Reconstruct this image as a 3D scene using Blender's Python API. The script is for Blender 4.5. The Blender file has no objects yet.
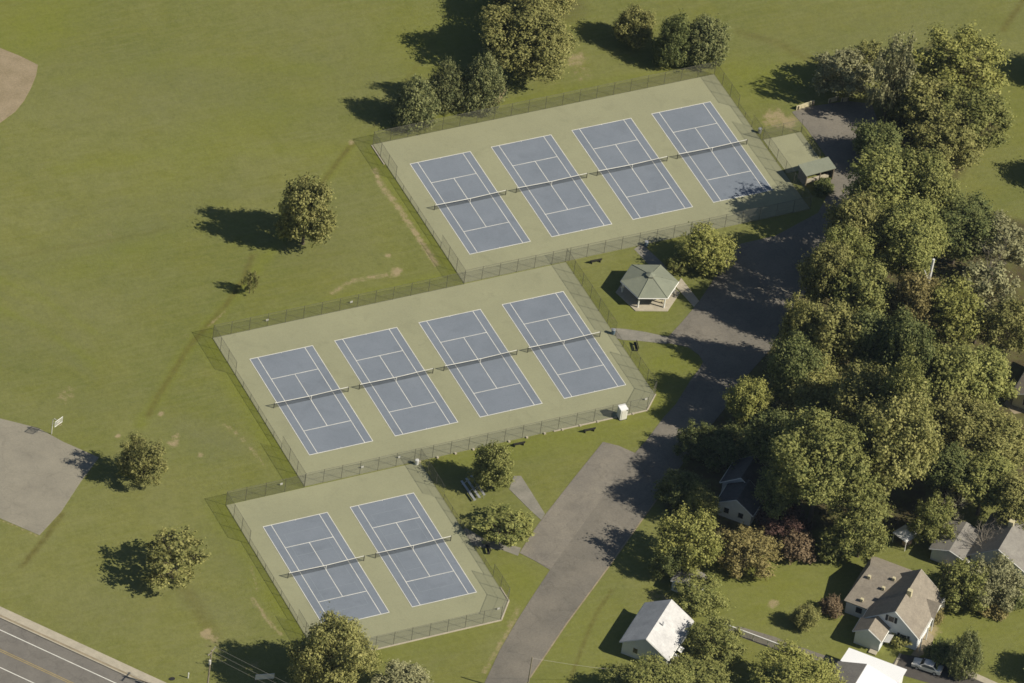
import bpy, math, random
import numpy as np
from mathutils import Vector, Matrix
random.seed(7); RNG = np.random.default_rng(11)
S = bpy.context.scene
COL = S.collection
# ------------------------------------------------------------------ camera
CAMP = (-474.5582, -852.2411, 802.1771); CA, CB, CC = -0.529455, 0.861744, 0.149232
FPX = math.exp(8.952993)
RM = Matrix.Rotation(CA, 3, 'Z') @ Matrix.Rotation(CB, 3, 'X') @ Matrix.Rotation(CC, 3, 'Z')
cam = bpy.data.cameras.new('camera'); co = bpy.data.objects.new('camera', cam); COL.objects.link(co)
co.matrix_world = Matrix.Translation(CAMP) @ RM.to_4x4()
cam.sensor_fit = 'HORIZONTAL'; cam.sensor_width = 36.0; cam.lens = FPX / 1024 * 36.0
cam.clip_start = 5; cam.clip_end = 9000; S.camera = co
def G(px, py, z=0.0):
    """survey helper: the place in the park (metres) seen at a pixel of the aerial photograph, at height z"""
    d = RM @ Vector(((px - 512) / FPX, (341.5 - py) / FPX, -1.0)); t = (z - CAMP[2]) / d[2]
    return Vector((CAMP[0] + d[0]*t, CAMP[1] + d[1]*t, z))
def G2(px, py, z=0.0): g = G(px, py, z); return (g.x, g.y)
# ------------------------------------------------------------------ world, sun, exposure
SUN = Vector((0.943, -0.843, 1.0)).normalized()
w = bpy.data.worlds.new('World'); S.world = w; w.use_nodes = True
nt = w.node_tree; bg = nt.nodes['Background']; sky = nt.nodes.new('ShaderNodeTexSky')
sky.sky_type = 'NISHITA'; sky.sun_disc = False; sky.sun_elevation = math.asin(SUN.z)
sky.sun_rotation = math.atan2(SUN.x, SUN.y); sky.dust_density = 0.6
nt.links.new(sky.outputs[0], bg.inputs[0]); bg.inputs[1].default_value = 0.05
sl = bpy.data.lights.new('sun', 'SUN'); sl.energy = 5.0; sl.angle = math.radians(0.5); sl.color = (1.0, 0.93, 0.80)
so = bpy.data.objects.new('sun', sl); COL.objects.link(so)
so.rotation_euler = SUN.to_track_quat('Z', 'Y').to_euler()
S.view_settings.view_transform = 'Standard'; S.view_settings.look = 'None'
S.view_settings.exposure = 0.18; S.view_settings.gamma = 1.0; S.view_settings.use_curve_mapping = False
S.render.engine = 'CYCLES'
try:
    S.cycles.filter_width = 1.6; S.cycles.transparent_max_bounces = 24; S.cycles.max_bounces = 6
except Exception: pass

# ------------------------------------------------------------------ materials
def mat(name, col, rough=0.85, var=0.0, scale=1.0, col2=None, metal=0.0, spec=0.25, detail=6.0, fine=0.0, stain=0.0, crack=0.0):
    m = bpy.data.materials.new(name); m.use_nodes = True; n = m.node_tree; b = n.nodes['Principled BSDF']
    b.inputs['Roughness'].default_value = rough; b.inputs['Metallic'].default_value = metal
    b.inputs['Specular IOR Level'].default_value = spec
    c2 = col2 or tuple(c * (1 - var) for c in col)
    g = n.nodes.new('ShaderNodeNewGeometry'); nz = n.nodes.new('ShaderNodeTexNoise')
    nz.inputs['Scale'].default_value = scale; nz.inputs['Detail'].default_value = detail
    nz.inputs['Roughness'].default_value = 0.65
    n.links.new(g.outputs['Position'], nz.inputs['Vector'])
    cr = n.nodes.new('ShaderNodeValToRGB'); cr.color_ramp.elements[0].position = 0.34; cr.color_ramp.elements[1].position = 0.66
    cr.color_ramp.elements[0].color = (*c2, 1); cr.color_ramp.elements[1].color = (*col, 1)
    n.links.new(nz.outputs['Fac'], cr.inputs['Fac']); out = cr.outputs['Color']
    if fine:
        z2 = n.nodes.new('ShaderNodeTexNoise'); z2.inputs['Scale'].default_value = 3.5; z2.inputs['Detail'].default_value = 3
        n.links.new(g.outputs['Position'], z2.inputs['Vector'])
        mr = n.nodes.new('ShaderNodeMapRange'); mr.inputs[1].default_value = 0.3; mr.inputs[2].default_value = 0.7
        mr.inputs[3].default_value = 1 - fine; mr.inputs[4].default_value = 1 + fine
        n.links.new(z2.outputs['Fac'], mr.inputs[0])
        vm = n.nodes.new('ShaderNodeVectorMath'); vm.operation = 'SCALE'
        n.links.new(out, vm.inputs[0]); n.links.new(mr.outputs[0], vm.inputs['Scale']); out = vm.outputs[0]
    for amt, sc, lo, hi in ((stain, .33, .56, .70), (stain*.8, 1.1, .60, .72)):
        if not stain: break
        z3 = n.nodes.new('ShaderNodeTexNoise'); z3.inputs['Scale'].default_value = sc; z3.inputs['Detail'].default_value = 7; z3.inputs['Distortion'].default_value = .8
        ad = n.nodes.new('ShaderNodeVectorMath'); ad.inputs[1].default_value = (37.1*sc, 11.3, 5.); n.links.new(g.outputs['Position'], ad.inputs[0]); n.links.new(ad.outputs[0], z3.inputs['Vector'])
        mr = n.nodes.new('ShaderNodeMapRange'); mr.inputs[1].default_value = lo; mr.inputs[2].default_value = hi; mr.inputs[3].default_value = 1; mr.inputs[4].default_value = 1-amt
        n.links.new(z3.outputs['Fac'], mr.inputs[0]); vm = n.nodes.new('ShaderNodeVectorMath'); vm.operation = 'SCALE'
        n.links.new(out, vm.inputs[0]); n.links.new(mr.outputs[0], vm.inputs['Scale']); out = vm.outputs[0]
    if crack:
        vo = n.nodes.new('ShaderNodeTexVoronoi'); vo.feature = 'DISTANCE_TO_EDGE'; vo.inputs['Scale'].default_value = .13
        z4 = n.nodes.new('ShaderNodeTexNoise'); z4.inputs['Scale'].default_value = .35; z4.inputs['Detail'].default_value = 5
        n.links.new(g.outputs['Position'], z4.inputs['Vector']); mx = n.nodes.new('ShaderNodeVectorMath'); mx.operation = 'SCALE'; mx.inputs['Scale'].default_value = 5.
        n.links.new(z4.outputs['Color'], mx.inputs[0]); ad = n.nodes.new('ShaderNodeVectorMath'); n.links.new(g.outputs['Position'], ad.inputs[0]); n.links.new(mx.outputs[0], ad.inputs[1])
        n.links.new(ad.outputs[0], vo.inputs['Vector']); mr = n.nodes.new('ShaderNodeMapRange'); mr.inputs[1].default_value = .004; mr.inputs[2].default_value = .018; mr.inputs[3].default_value = 1-crack; mr.inputs[4].default_value = 1
        n.links.new(vo.outputs['Distance'], mr.inputs[0]); vm = n.nodes.new('ShaderNodeVectorMath'); vm.operation = 'SCALE'
        n.links.new(out, vm.inputs[0]); n.links.new(mr.outputs[0], vm.inputs['Scale']); out = vm.outputs[0]
    n.links.new(out, b.inputs['Base Color'])
    return m
M = {}
M['asphalt'] = mat('asphalt', (.215,.193,.155), .92, .0, .12, (.155,.142,.118), fine=.10, stain=.12, crack=.13)
M['old_asphalt'] = mat('old_asphalt', (.29,.265,.205), .92, 0, .25, (.24,.22,.172), fine=.07, stain=.10, crack=.10)
M['road'] = mat('road_asphalt', (.20,.185,.16), .92, 0, .3, (.16,.148,.13), fine=.06, stain=.10, crack=.12)
M['path'] = mat('path_asphalt', (.27,.25,.205), .9, 0, .6, (.20,.19,.155), fine=.08)
M['fresh_asphalt'] = mat('fresh_asphalt', (.095,.085,.075), .9, .2, 1.)
M['concrete'] = mat('concrete', (.47,.42,.32), .9, .0, .8, (.38,.34,.26), fine=.05)
M['court_green'] = mat('court_green', (.310,.308,.190), .85, 0, .10, (.278,.277,.172), fine=.04, stain=.07)
M['court_blue'] = mat('court_blue', (.206,.232,.268), .8, 0, .16, (.180,.205,.238), fine=.035, stain=.07)
M['line'] = mat('line_paint', (.82,.80,.72), .7, 0, .5, (.64,.63,.57))
M['faint_line'] = mat('faint_line', (.25,.285,.315), .8, .1, 2.)
M['yellow'] = mat('yellow_paint', (.42,.32,.13), .8, .25, 1.5)
M['white'] = mat('white_paint', (.72,.71,.66), .6, .06, .8)
M['bright_white'] = mat('white_roofing', (.85,.85,.84), .5, .03, .5)
M['siding'] = mat('grey_siding', (.70,.73,.75), .75, .08, 1.5)
M['tan_roof'] = mat('tan_shingle', (.275,.240,.188), .9, 0, .9, (.225,.195,.155), fine=.12, stain=.08)
M['grey_roof'] = mat('grey_shingle', (.25,.235,.205), .9, 0, .8, (.20,.185,.165), fine=.10)
M['pale_roof'] = mat('pale_metal_roof', (.60,.59,.57), .6, 0, .5, (.46,.45,.44), fine=.08)
M['green_roof'] = mat('green_roof', (.235,.250,.185), .8, 0, .9, (.205,.22,.165), fine=.04)
M['dark_roof'] = mat('dark_shingle', (.10,.095,.095), .9, .3, .9, fine=.1)
M['dark'] = mat('dark_metal', (.035,.033,.03), .6, .2, 3.)
M['post'] = mat('galvanised_post', (.13,.125,.10), .6, .2, 2., metal=.2)
M['glass'] = mat('dark_glass', (.02,.025,.03), .15, .1, 1., spec=.6)
M['wood'] = mat('weathered_wood', (.22,.18,.13), .9, .3, 2.)
M['polewood'] = mat('pole_wood', (.30,.26,.19), .9, .2, 2.)
M['alu'] = mat('aluminium', (.55,.56,.57), .4, .1, 2., metal=.5)
M['bluegrey'] = mat('blue_grey_plastic', (.13,.19,.24), .6, .1, 2.)
M['silver'] = mat('silver_car_paint', (.66,.65,.62), .35, .04, 1., metal=.15, spec=.5)
M['rubber'] = mat('rubber', (.02,.02,.02), .8, .1, 3.)
M['wire'] = mat('wire', (.30,.28,.24), .6, .1, 3.)
M['cream'] = mat('cream_board', (.58,.52,.33), .8, .12, 1.5)
M['dirt'] = mat('infield_dirt', (.32,.255,.165), .95, 0, .35, (.25,.20,.12), fine=.12)
M['barren'] = mat('pale_gravel', (.33,.27,.18), .95, 0, .5, (.24,.2,.13), fine=.12)
M['lamp'] = mat('pale_housing', (.7,.68,.6), .5, .05, 2.)
M['pink'] = mat('pink_plastic', (.62,.45,.38), .6, .1, 2.)
M['shutter'] = mat('black_shutter', (.03,.035,.04), .7, .1, 2.)
M['bark'] = mat('bark', (.13,.105,.075), .95, .35, 1.5)
M['pale_bark'] = mat('pale_bark', (.33,.29,.23), .95, .3, 1.5)
def mesh_mat(name, col, op):
    m = bpy.data.materials.new(name); m.use_nodes = True; n = m.node_tree; b = n.nodes['Principled BSDF']
    b.inputs['Base Color'].default_value = (*col, 1); b.inputs['Roughness'].default_value = .7
    tr = n.nodes.new('ShaderNodeBsdfTransparent'); mx = n.nodes.new('ShaderNodeMixShader')
    # woven wire seen as its coverage, with slow wander of the weave
    g = n.nodes.new('ShaderNodeNewGeometry'); nz = n.nodes.new('ShaderNodeTexNoise'); nz.inputs['Scale'].default_value = .5
    n.links.new(g.outputs['Position'], nz.inputs['Vector'])
    mr = n.nodes.new('ShaderNodeMapRange'); mr.inputs[3].default_value = op * .75; mr.inputs[4].default_value = op * 1.25
    n.links.new(nz.outputs['Fac'], mr.inputs[0]); n.links.new(mr.outputs[0], mx.inputs[0])
    n.links.new(tr.outputs[0], mx.inputs[1]); n.links.new(b.outputs[0], mx.inputs[2])
    n.links.new(mx.outputs[0], n.nodes['Material Output'].inputs['Surface'])
    return m
M['chain'] = mesh_mat('chain_link', (.17,.165,.135), .21)
M['net'] = mesh_mat('tennis_netting', (.06,.065,.055), .36)
def leafmat(name, a, b, trans=.22):
    m = bpy.data.materials.new(name); m.use_nodes = True; n = m.node_tree; p = n.nodes['Principled BSDF']
    p.inputs['Roughness'].default_value = .65; p.inputs['Specular IOR Level'].default_value = .2
    at = n.nodes.new('ShaderNodeAttribute'); at.attribute_name = 'tint'
    mx = n.nodes.new('ShaderNodeMix'); mx.data_type = 'RGBA'
    mx.inputs[6].default_value = (*a, 1); mx.inputs[7].default_value = (*b, 1)
    n.links.new(at.outputs['Fac'], mx.inputs[0])
    hs = n.nodes.new('ShaderNodeHueSaturation'); oi = n.nodes.new('ShaderNodeObjectInfo')
    mr = n.nodes.new('ShaderNodeMapRange'); mr.inputs[3].default_value = .86; mr.inputs[4].default_value = 1.14
    n.links.new(oi.outputs['Random'], mr.inputs[0]); n.links.new(mr.outputs[0], hs.inputs['Value'])
    n.links.new(mx.outputs[2], hs.inputs['Color']); n.links.new(hs.outputs[0], p.inputs['Base Color'])
    tl = n.nodes.new('ShaderNodeBsdfTranslucent'); n.links.new(hs.outputs[0], tl.inputs['Color'])
    ms = n.nodes.new('ShaderNodeMixShader'); ms.inputs[0].default_value = trans
    n.links.new(p.outputs[0], ms.inputs[1]); n.links.new(tl.outputs[0], ms.inputs[2])
    n.links.new(ms.outputs[0], n.nodes['Material Output'].inputs['Surface'])
    return m
LEAF = {
 'olive': leafmat('leaf_olive', (.165,.172,.050), (.370,.350,.120)),
 'green': leafmat('leaf_green', (.155,.175,.050), (.340,.340,.105)),
 'yellow': leafmat('leaf_yellowgreen', (.195,.210,.050), (.400,.390,.115)),
 'dark': leafmat('leaf_dark', (.090,.115,.036), (.210,.225,.075)),
 'conifer': leafmat('leaf_conifer', (.095,.115,.042), (.250,.255,.098), .10),
 'grey': leafmat('leaf_greygreen', (.205,.205,.100), (.385,.37,.19)),
 'brown': leafmat('leaf_brown', (.20,.17,.060), (.37,.31,.12)),
 'red': leafmat('leaf_redbrown', (.17,.12,.065), (.31,.23,.135)),
 'purple': leafmat('leaf_purple', (.09,.055,.045), (.19,.11,.085)),
}

# ------------------------------------------------------------------ mesh helpers
class MB:
    def __init__(s): s.v = []; s.f = []
    def box(s, c, d, rz=0.0, z0=None):
        """box centred on c (x,y,z) of size d turned by rz"""
        cx, cy, cz = c; a, b, h = d[0]/2, d[1]/2, d[2]/2; k = len(s.v); C_, S_ = math.cos(rz), math.sin(rz)
        for z in (-h, h):
            for x, y in ((-a,-b),(a,-b),(a,b),(-a,b)): s.v.append((cx+x*C_-y*S_, cy+x*S_+y*C_, cz+z))
        s.f += [(k+3,k+2,k+1,k),(k+4,k+5,k+6,k+7)] + [(k+i, k+(i+1)%4, k+4+(i+1)%4, k+4+i) for i in range(4)]
        return s
    def prism(s, pts, z0, z1, cap=True):
        n = len(pts); k = len(s.v)
        if sum(pts[i][0]*pts[(i+1)%n][1]-pts[(i+1)%n][0]*pts[i][1] for i in range(n)) < 0: pts = pts[::-1]
        s.v += [(p[0],p[1],z0) for p in pts] + [(p[0],p[1],z1) for p in pts]
        s.f += [tuple(range(k+n, k+2*n))] + [tuple(range(k+n-1, k-1, -1))]
        s.f += [(k+i, k+(i+1)%n, k+n+(i+1)%n, k+n+i) for i in range(n)]
        return s
    def sheet(s, pts, z):
        n = len(pts); k = len(s.v)
        if sum(pts[i][0]*pts[(i+1)%n][1]-pts[(i+1)%n][0]*pts[i][1] for i in range(n)) < 0: pts = pts[::-1]
        s.v += [(p[0],p[1],z) for p in pts]; s.f.append(tuple(range(k, k+n))); return s
    def rect(s, x0, y0, x1, y1, z): return s.sheet([(x0,y0),(x1,y0),(x1,y1),(x0,y1)], z)
    def strip(s, pts, wd, z):
        for (a, b) in zip(pts[:-1], pts[1:]):
            a, b = Vector(a[:2]), Vector(b[:2]); d = (b-a).normalized(); n = Vector((-d.y, d.x))*wd/2
            s.sheet([a-n, b-n, b+n, a+n], z)
        return s
    def tube(s, pts, rs, n=6, capend=True):
        k0 = None
        if not hasattr(rs, '__len__'): rs = [rs]*len(pts)
        P_ = [Vector(p) for p in pts]
        for i, p in enumerate(P_):
            d = (P_[min(i+1, len(P_)-1)] - P_[max(i-1, 0)]).normalized()
            a = d.cross(Vector((0,0,1)) if abs(d.z) < .9 else Vector((1,0,0))).normalized(); b = d.cross(a)
            k = len(s.v)
            for j in range(n):
                t = 2*math.pi*j/n; q = p + (a*math.cos(t) + b*math.sin(t))*rs[i]; s.v.append(tuple(q))
            if k0 is not None:
                for j in range(n): s.f.append((k0+j, k0+(j+1)%n, k+(j+1)%n, k+j))
            elif capend: s.f.append(tuple(range(k, k+n)))
            k0 = k
        if capend: s.f.append(tuple(range(k0+n-1, k0-1, -1)))
        return s
    def quad(s, *p): k = len(s.v); s.v += [tuple(q) for q in p]; s.f.append(tuple(range(k, k+len(p)))); return s
    def slab(s, pts, t):
        """thick plate: polygon pts (3-D) given a thickness t downwards"""
        n = len(pts); k = len(s.v); s.v += [tuple(p) for p in pts] + [(p[0],p[1],p[2]-t) for p in pts]
        s.f += [tuple(range(k,k+n)), tuple(range(k+2*n-1,k+n-1,-1))] + [(k+i,k+n+i,k+n+(i+1)%n,k+(i+1)%n) for i in range(n)]
        return s
    def build(s, name, m, parent=None, smooth=False):
        me = bpy.data.meshes.new(name); me.from_pydata(s.v, [], s.f); me.materials.append(m); me.update()
        if smooth: me.polygons.foreach_set('use_smooth', [True]*len(me.polygons))
        o = bpy.data.objects.new(name, me); COL.objects.link(o)
        if parent: o.parent = parent
        return o
def thing(name, label, cat, loc=(0,0,0), rz=0.0, group=None):
    o = bpy.data.objects.new(name, None); COL.objects.link(o); o.location = loc; o.rotation_euler = (0,0,rz)
    o.empty_display_size = .5
    return tag(o, label, cat, group)
def tag(o, label, cat, group=None):
    o['label'] = label; o['category'] = cat
    if group: o['group'] = group
    return o
def struct(o): o['kind'] = 'structure'; return o
def dup(root, loc, rz, label, group=None, scale=None):
    r = root.copy(); COL.objects.link(r); r.location = loc; r.rotation_euler = (0,0,rz); r['label'] = label
    if group: r['group'] = group
    if scale: r.scale = scale
    for ch in list(root.children):
        c = ch.copy(); COL.objects.link(c); c.parent = r
        for g in ch.children:
            d = g.copy(); COL.objects.link(d); d.parent = c
    return r

# ------------------------------------------------------------------ ground with worn patches
def axis(a, b, st):
    return np.concatenate([[-3000,-1200,-500,-250], np.arange(a, b+.01, st), [250,500,1200,3000]])
gx = axis(-125, 135, .5); gy = axis(-160, 80, .5)
X, Y = np.meshgrid(gx, gy); nx, ny = len(gx), len(gy)
dirt = np.zeros_like(X); lush = np.zeros_like(X); dull = np.zeros_like(X); litter = np.zeros_like(X)
def seg(pa, pb, wd):
    a = np.array(G2(*pa)); b = np.array(G2(*pb)); d = b-a; t = np.clip(((X-a[0])*d[0]+(Y-a[1])*d[1])/(d@d), 0, 1)
    return np.clip(1.25 - np.hypot(X-a[0]-t*d[0], Y-a[1]-t*d[1])/wd, 0, 1)
def blob(p, rx, ry, ang=0):
    c = G2(*p); a = math.radians(ang); dx, dy = X-c[0], Y-c[1]
    u_ = (dx*math.cos(a)+dy*math.sin(a))/rx; v_ = (-dx*math.sin(a)+dy*math.cos(a))/ry
    return np.clip(1.4 - np.hypot(u_, v_), 0, 1)
def path(ps, wd, k, A):
    for a, b in zip(ps[:-1], ps[1:]): A[:] = np.maximum(A, k*seg(a, b, wd))
path([(375,170),(381,186),(397,205),(412,228),(436,264)], .9, .72, dirt)
path([(332,293),(352,281),(386,275)], .8, .62, dirt); dirt = np.maximum(dirt, .95*blob((396,272), 1.5, 1.0, 40))
dirt = np.maximum(dirt, .8*blob((388,256), .8, .6))
path([(223,424),(244,442),(263,464)], .4, .58, dirt); path([(223,423),(237,432),(256,452),(262,462)], .35, .42, dirt)
path([(253,599),(262,612),(272,626),(281,634)], .6, .7, dirt); path([(258,592),(250,560)], .5, .45, dirt)
for q, r, k in [((173,443),1.3,.8),((176,436),.8,.8),((206,633),1.3,1),((209,636),1.0,.9),((161,414),.8,.8),((201,455),.7,.9),((118,436),.7,1.),
        ((67,395),2.6,.45),((575,60),3.2,.62),((583,75),3.0,.4),((612,320),1.2,.3),((514,621),1.5,.6),((505,637),1.6,.5),((775,118),3.2,.75),((788,122),2.6,.75),
        ((930,630),2.4,.8),((922,620),1.8,.7),((773,604),1.2,.85),((660,600),3.,.55),((676,604),2.2,.7),((352,142),.9,.7),((120,150),3,.0),
        ((345,395),1.,.0),((185,337),2.,.25),((107,236),4.,.25),((255,665),1.5,.5),((214,641),2.,.45)]:
    dirt = np.maximum(dirt, k*blob(q, r, r*.75, 40))
path([(418,111),(434,109),(452,105),(478,108),(497,99),(503,88)], 1.3, .85, dirt)
path([(519,608),(510,628),(497,650),(484,672)], .7, .6, dirt)
path([(225,311),(213,322),(209,326)], .45, .6, dirt)
path([(0,520),(20,528),(39,537)], .4, .6, dirt)
path([(352,146),(330,173),(292,228),(262,262),(244,286),(208,325),(180,360),(160,395),(140,425)], 1.3, .7, lush)
path([(374,150),(395,182),(430,234),(462,284)], 2.2, .95, lush); path([(384,176),(436,256)], 1.0, .6, lush)
path([(214,345),(258,412),(302,486)], 3.0, .95, lush); path([(225,508),(262,570),(300,628)], 3.2, .95, lush)
path([(380,135),(500,108),(700,62)], 2.2, .5, lush); path([(216,332),(300,312),(455,275)], 1.8, .8, lush)
path([(560,272),(596,325),(655,392)], 3., .7, lush); path([(660,395),(645,420),(560,440),(450,462)], 3.4, .65, lush)
path([(515,600),(500,625),(440,640),(380,655)], 3., .4, lush)
for q, rx, ry, k, an in [((28,30),15,7,.75,30),((250,120),16,5,.55,10),((100,260),14,3,.6,10),((640,310),5,5,.7,0),((665,365),5,4,.8,0),
        ((200,150),20,6,.35,40),((430,40),14,9,.45,20),((900,640),18,14,.45,0),((780,590),16,8,.5,0),((580,650),10,16,.45,0),
        ((590,430),12,5,.7,0),((520,585),5,7,.6,0),((980,630),12,12,.4,0),((750,80),9,6,.7,0),((990,100),8,20,.2,0)]:
    lush = np.maximum(lush, k*blob(q, rx, ry, an))
for q, rx, ry, k, an in [((207,435),3.2,9,.75,38),((320,235),8,9,.5,20),((345,205),6,4,.45,0),((205,605),3,7,.6,35),((150,90),26,10,.5,-20),
        ((130,230),22,5,.5,20),((95,610),10,5,.35,0),((60,330),18,7,.4,20),((245,560),4,8,.45,30),((205,450),3,5,.5,30),((340,60),8,20,.35,20),
        ((80,405),12,5,.3,0),((145,480),8,8,.3,0),((880,30),24,8,.4,-10),((700,330),3,3,.3,0)]:
    dull = np.maximum(dull, k*blob(q, rx, ry, an))
crease = np.zeros_like(X)
path([(62,514),(45,538),(22,566)], .55, 1., crease); path([(353,143),(340,159),(328,175),(318,190)], .55, .95, crease)
path([(252,256),(243,280),(225,306),(207,326),(188,348),(172,374),(158,396),(148,416)], .60, .85, crease)
path([(612,590),(597,612),(585,640),(570,680)], .4, .8, crease); path([(1003,30),(1014,14),(1026,-4)], .7, .9, crease)
path([(435,40),(400,90),(372,130)], .5, .35, crease); path([(740,32),(780,44),(830,70)], 1.2, .5, crease)
path([(182,585),(196,606),(214,636)], 1.6, .45, crease); path([(0,262),(40,250),(100,243),(170,228)], .5, .25, crease)
for i_ in range(5): path([(-5,262+15*i_),(40,282+15*i_),(95,318+15*i_)], .9, .55, lush if i_ % 2 else dull)
for i_ in range(4): path([(60,80+45*i_),(180,60+45*i_),(330,70+40*i_)], 2.2, .45, dull if i_ % 2 else lush)
# floor of the wood
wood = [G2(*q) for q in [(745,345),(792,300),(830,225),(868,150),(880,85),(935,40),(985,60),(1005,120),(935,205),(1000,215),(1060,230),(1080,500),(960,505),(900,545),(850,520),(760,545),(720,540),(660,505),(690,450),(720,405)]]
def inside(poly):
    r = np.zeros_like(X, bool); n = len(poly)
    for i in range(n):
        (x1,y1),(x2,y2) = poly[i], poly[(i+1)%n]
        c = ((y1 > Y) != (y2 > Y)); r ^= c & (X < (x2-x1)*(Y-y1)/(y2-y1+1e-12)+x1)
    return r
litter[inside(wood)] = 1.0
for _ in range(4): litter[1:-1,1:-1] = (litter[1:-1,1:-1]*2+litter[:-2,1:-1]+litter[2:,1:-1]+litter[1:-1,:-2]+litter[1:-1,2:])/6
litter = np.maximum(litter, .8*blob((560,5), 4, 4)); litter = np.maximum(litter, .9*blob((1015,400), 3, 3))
me = bpy.data.meshes.new('ground'); V = np.stack([X.ravel(), Y.ravel(), np.zeros(X.size)], 1).astype(np.float32)
ii = (np.arange(ny-1)[:,None]*nx + np.arange(nx-1)[None,:]).ravel()
F = np.stack([ii, ii+1, ii+nx+1, ii+nx], 1).astype(np.int32)
def npmesh(me, V, F, k=4):
    me.vertices.add(len(V)); me.vertices.foreach_set('co', V.astype(np.float32).ravel())
    me.loops.add(len(F)*k); me.loops.foreach_set('vertex_index', F.ravel().astype(np.int32))
    me.polygons.add(len(F)); me.polygons.foreach_set('loop_start', np.arange(0, len(F)*k, k, dtype=np.int32))
    me.update(calc_edges=True)
npmesh(me, V, F)
ca = me.attributes.new('wear', 'FLOAT_COLOR', 'POINT')
ca.data.foreach_set('color', np.stack([dirt.ravel(), lush.ravel(), dull.ravel(), litter.ravel()], 1).astype(np.float32).ravel())
cf = me.attributes.new('crease', 'FLOAT', 'POINT'); cf.data.foreach_set('value', crease.ravel().astype(np.float32))
gm = bpy.data.materials.new('grass_ground'); gm.use_nodes = True; n = gm.node_tree; b = n.nodes['Principled BSDF']
b.inputs['Roughness'].default_value = .95; b.inputs['Specular IOR Level'].default_value = .1
geo = n.nodes.new('ShaderNodeNewGeometry'); at = n.nodes.new('ShaderNodeAttribute'); at.attribute_name = 'wear'
sp = n.nodes.new('ShaderNodeSeparateColor'); n.links.new(at.outputs['Color'], sp.inputs[0])
def noise(scale, detail=5, rough=.6, vec=None, dist=0):
    z = n.nodes.new('ShaderNodeTexNoise'); z.inputs['Scale'].default_value = scale; z.inputs['Detail'].default_value = detail
    z.inputs['Roughness'].default_value = rough; z.inputs['Distortion'].default_value = dist
    n.links.new(vec or geo.outputs['Position'], z.inputs['Vector']); return z.outputs['Fac']
def rng(x, a, b_, c=0., d=1.):
    r = n.nodes.new('ShaderNodeMapRange'); r.inputs[1].default_value = a; r.inputs[2].default_value = b_
    r.inputs[3].default_value = c; r.inputs[4].default_value = d; n.links.new(x, r.inputs[0]); return r.outputs[0]
def mth(op, a, b_):
    r = n.nodes.new('ShaderNodeMath'); r.operation = op
    for i, x in enumerate((a, b_)):
        if isinstance(x, (int, float)): r.inputs[i].default_value = x
        else: n.links.new(x, r.inputs[i])
    return r.outputs[0]
def mix(f, a, b_):
    r = n.nodes.new('ShaderNodeMix'); r.data_type = 'RGBA'
    if isinstance(f, (int, float)): r.inputs[0].default_value = f
    else: n.links.new(f, r.inputs[0])
    for i, x in ((6, a), (7, b_)):
        if isinstance(x, tuple): r.inputs[i].default_value = (*x, 1)
        else: n.links.new(x, r.inputs[i])
    return r.outputs[2]
mp = n.nodes.new('ShaderNodeMapping'); mp.inputs['Rotation'].default_value = (0,0,math.radians(-28)); mp.inputs['Scale'].default_value = (.12, 1.3, 1)
n.links.new(geo.outputs['Position'], mp.inputs['Vector'])
base = mix(rng(noise(.035, 6, .6, dist=.6), .36, .64), (.150,.163,.044), (.192,.196,.064))
base = mix(mth('MULTIPLY', rng(noise(.11, 5), .45, .7), .55), base, (.180,.182,.036))
base = mix(mth('MULTIPLY', rng(noise(1.0, 5, .7, vec=mp.outputs[0]), .42, .68), .34), base, (.220,.216,.095))
base = mix(mth('MULTIPLY', rng(noise(.45, 6, .75), .45, .7), .34), base, (.095,.108,.024))
bnoise = noise(.35, 5, .7)
base = mix(mth('MULTIPLY', sp.outputs[1], rng(bnoise, .25, .6, .35, .8)), base, (.172,.190,.028))
base = mix(mth('MULTIPLY', sp.outputs[2], rng(noise(.25, 5, .7), .3, .65, .25, .8)), base, (.158,.162,.074))
ac = n.nodes.new('ShaderNodeAttribute'); ac.attribute_name = 'crease'
base = mix(mth('MULTIPLY', ac.outputs['Fac'], rng(noise(.7, 5, .7), .3, .62, .28, .85)), base, (.115,.098,.028))
dm = rng(mth('ADD', sp.outputs[0], mth('MULTIPLY', mth('SUBTRACT', noise(.9, 6, .8), .5), 2.2)), .35, .85, 0, .92)
dm = mth('MULTIPLY', dm, rng(sp.outputs[0], 0.02, .3))
base = mix(dm, base, (.33,.265,.15))
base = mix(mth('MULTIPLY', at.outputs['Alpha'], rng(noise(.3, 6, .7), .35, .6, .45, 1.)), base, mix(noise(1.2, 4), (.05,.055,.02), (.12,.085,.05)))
fn = rng(noise(1.5, 6, .8), .32, .68, .86, 1.14)
vm = n.nodes.new('ShaderNodeVectorMath'); vm.operation = 'SCALE'; n.links.new(base, vm.inputs[0]); n.links.new(fn, vm.inputs['Scale'])
n.links.new(vm.outputs[0], b.inputs['Base Color'])
bp = n.nodes.new('ShaderNodeBump'); bp.inputs['Strength'].default_value = .5; bp.inputs['Distance'].default_value = .12
n.links.new(noise(2.5, 5, .8), bp.inputs['Height']); n.links.new(bp.outputs[0], b.inputs['Normal'])
me.materials.append(gm); go = bpy.data.objects.new('ground', me); COL.objects.link(go); struct(go)

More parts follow.
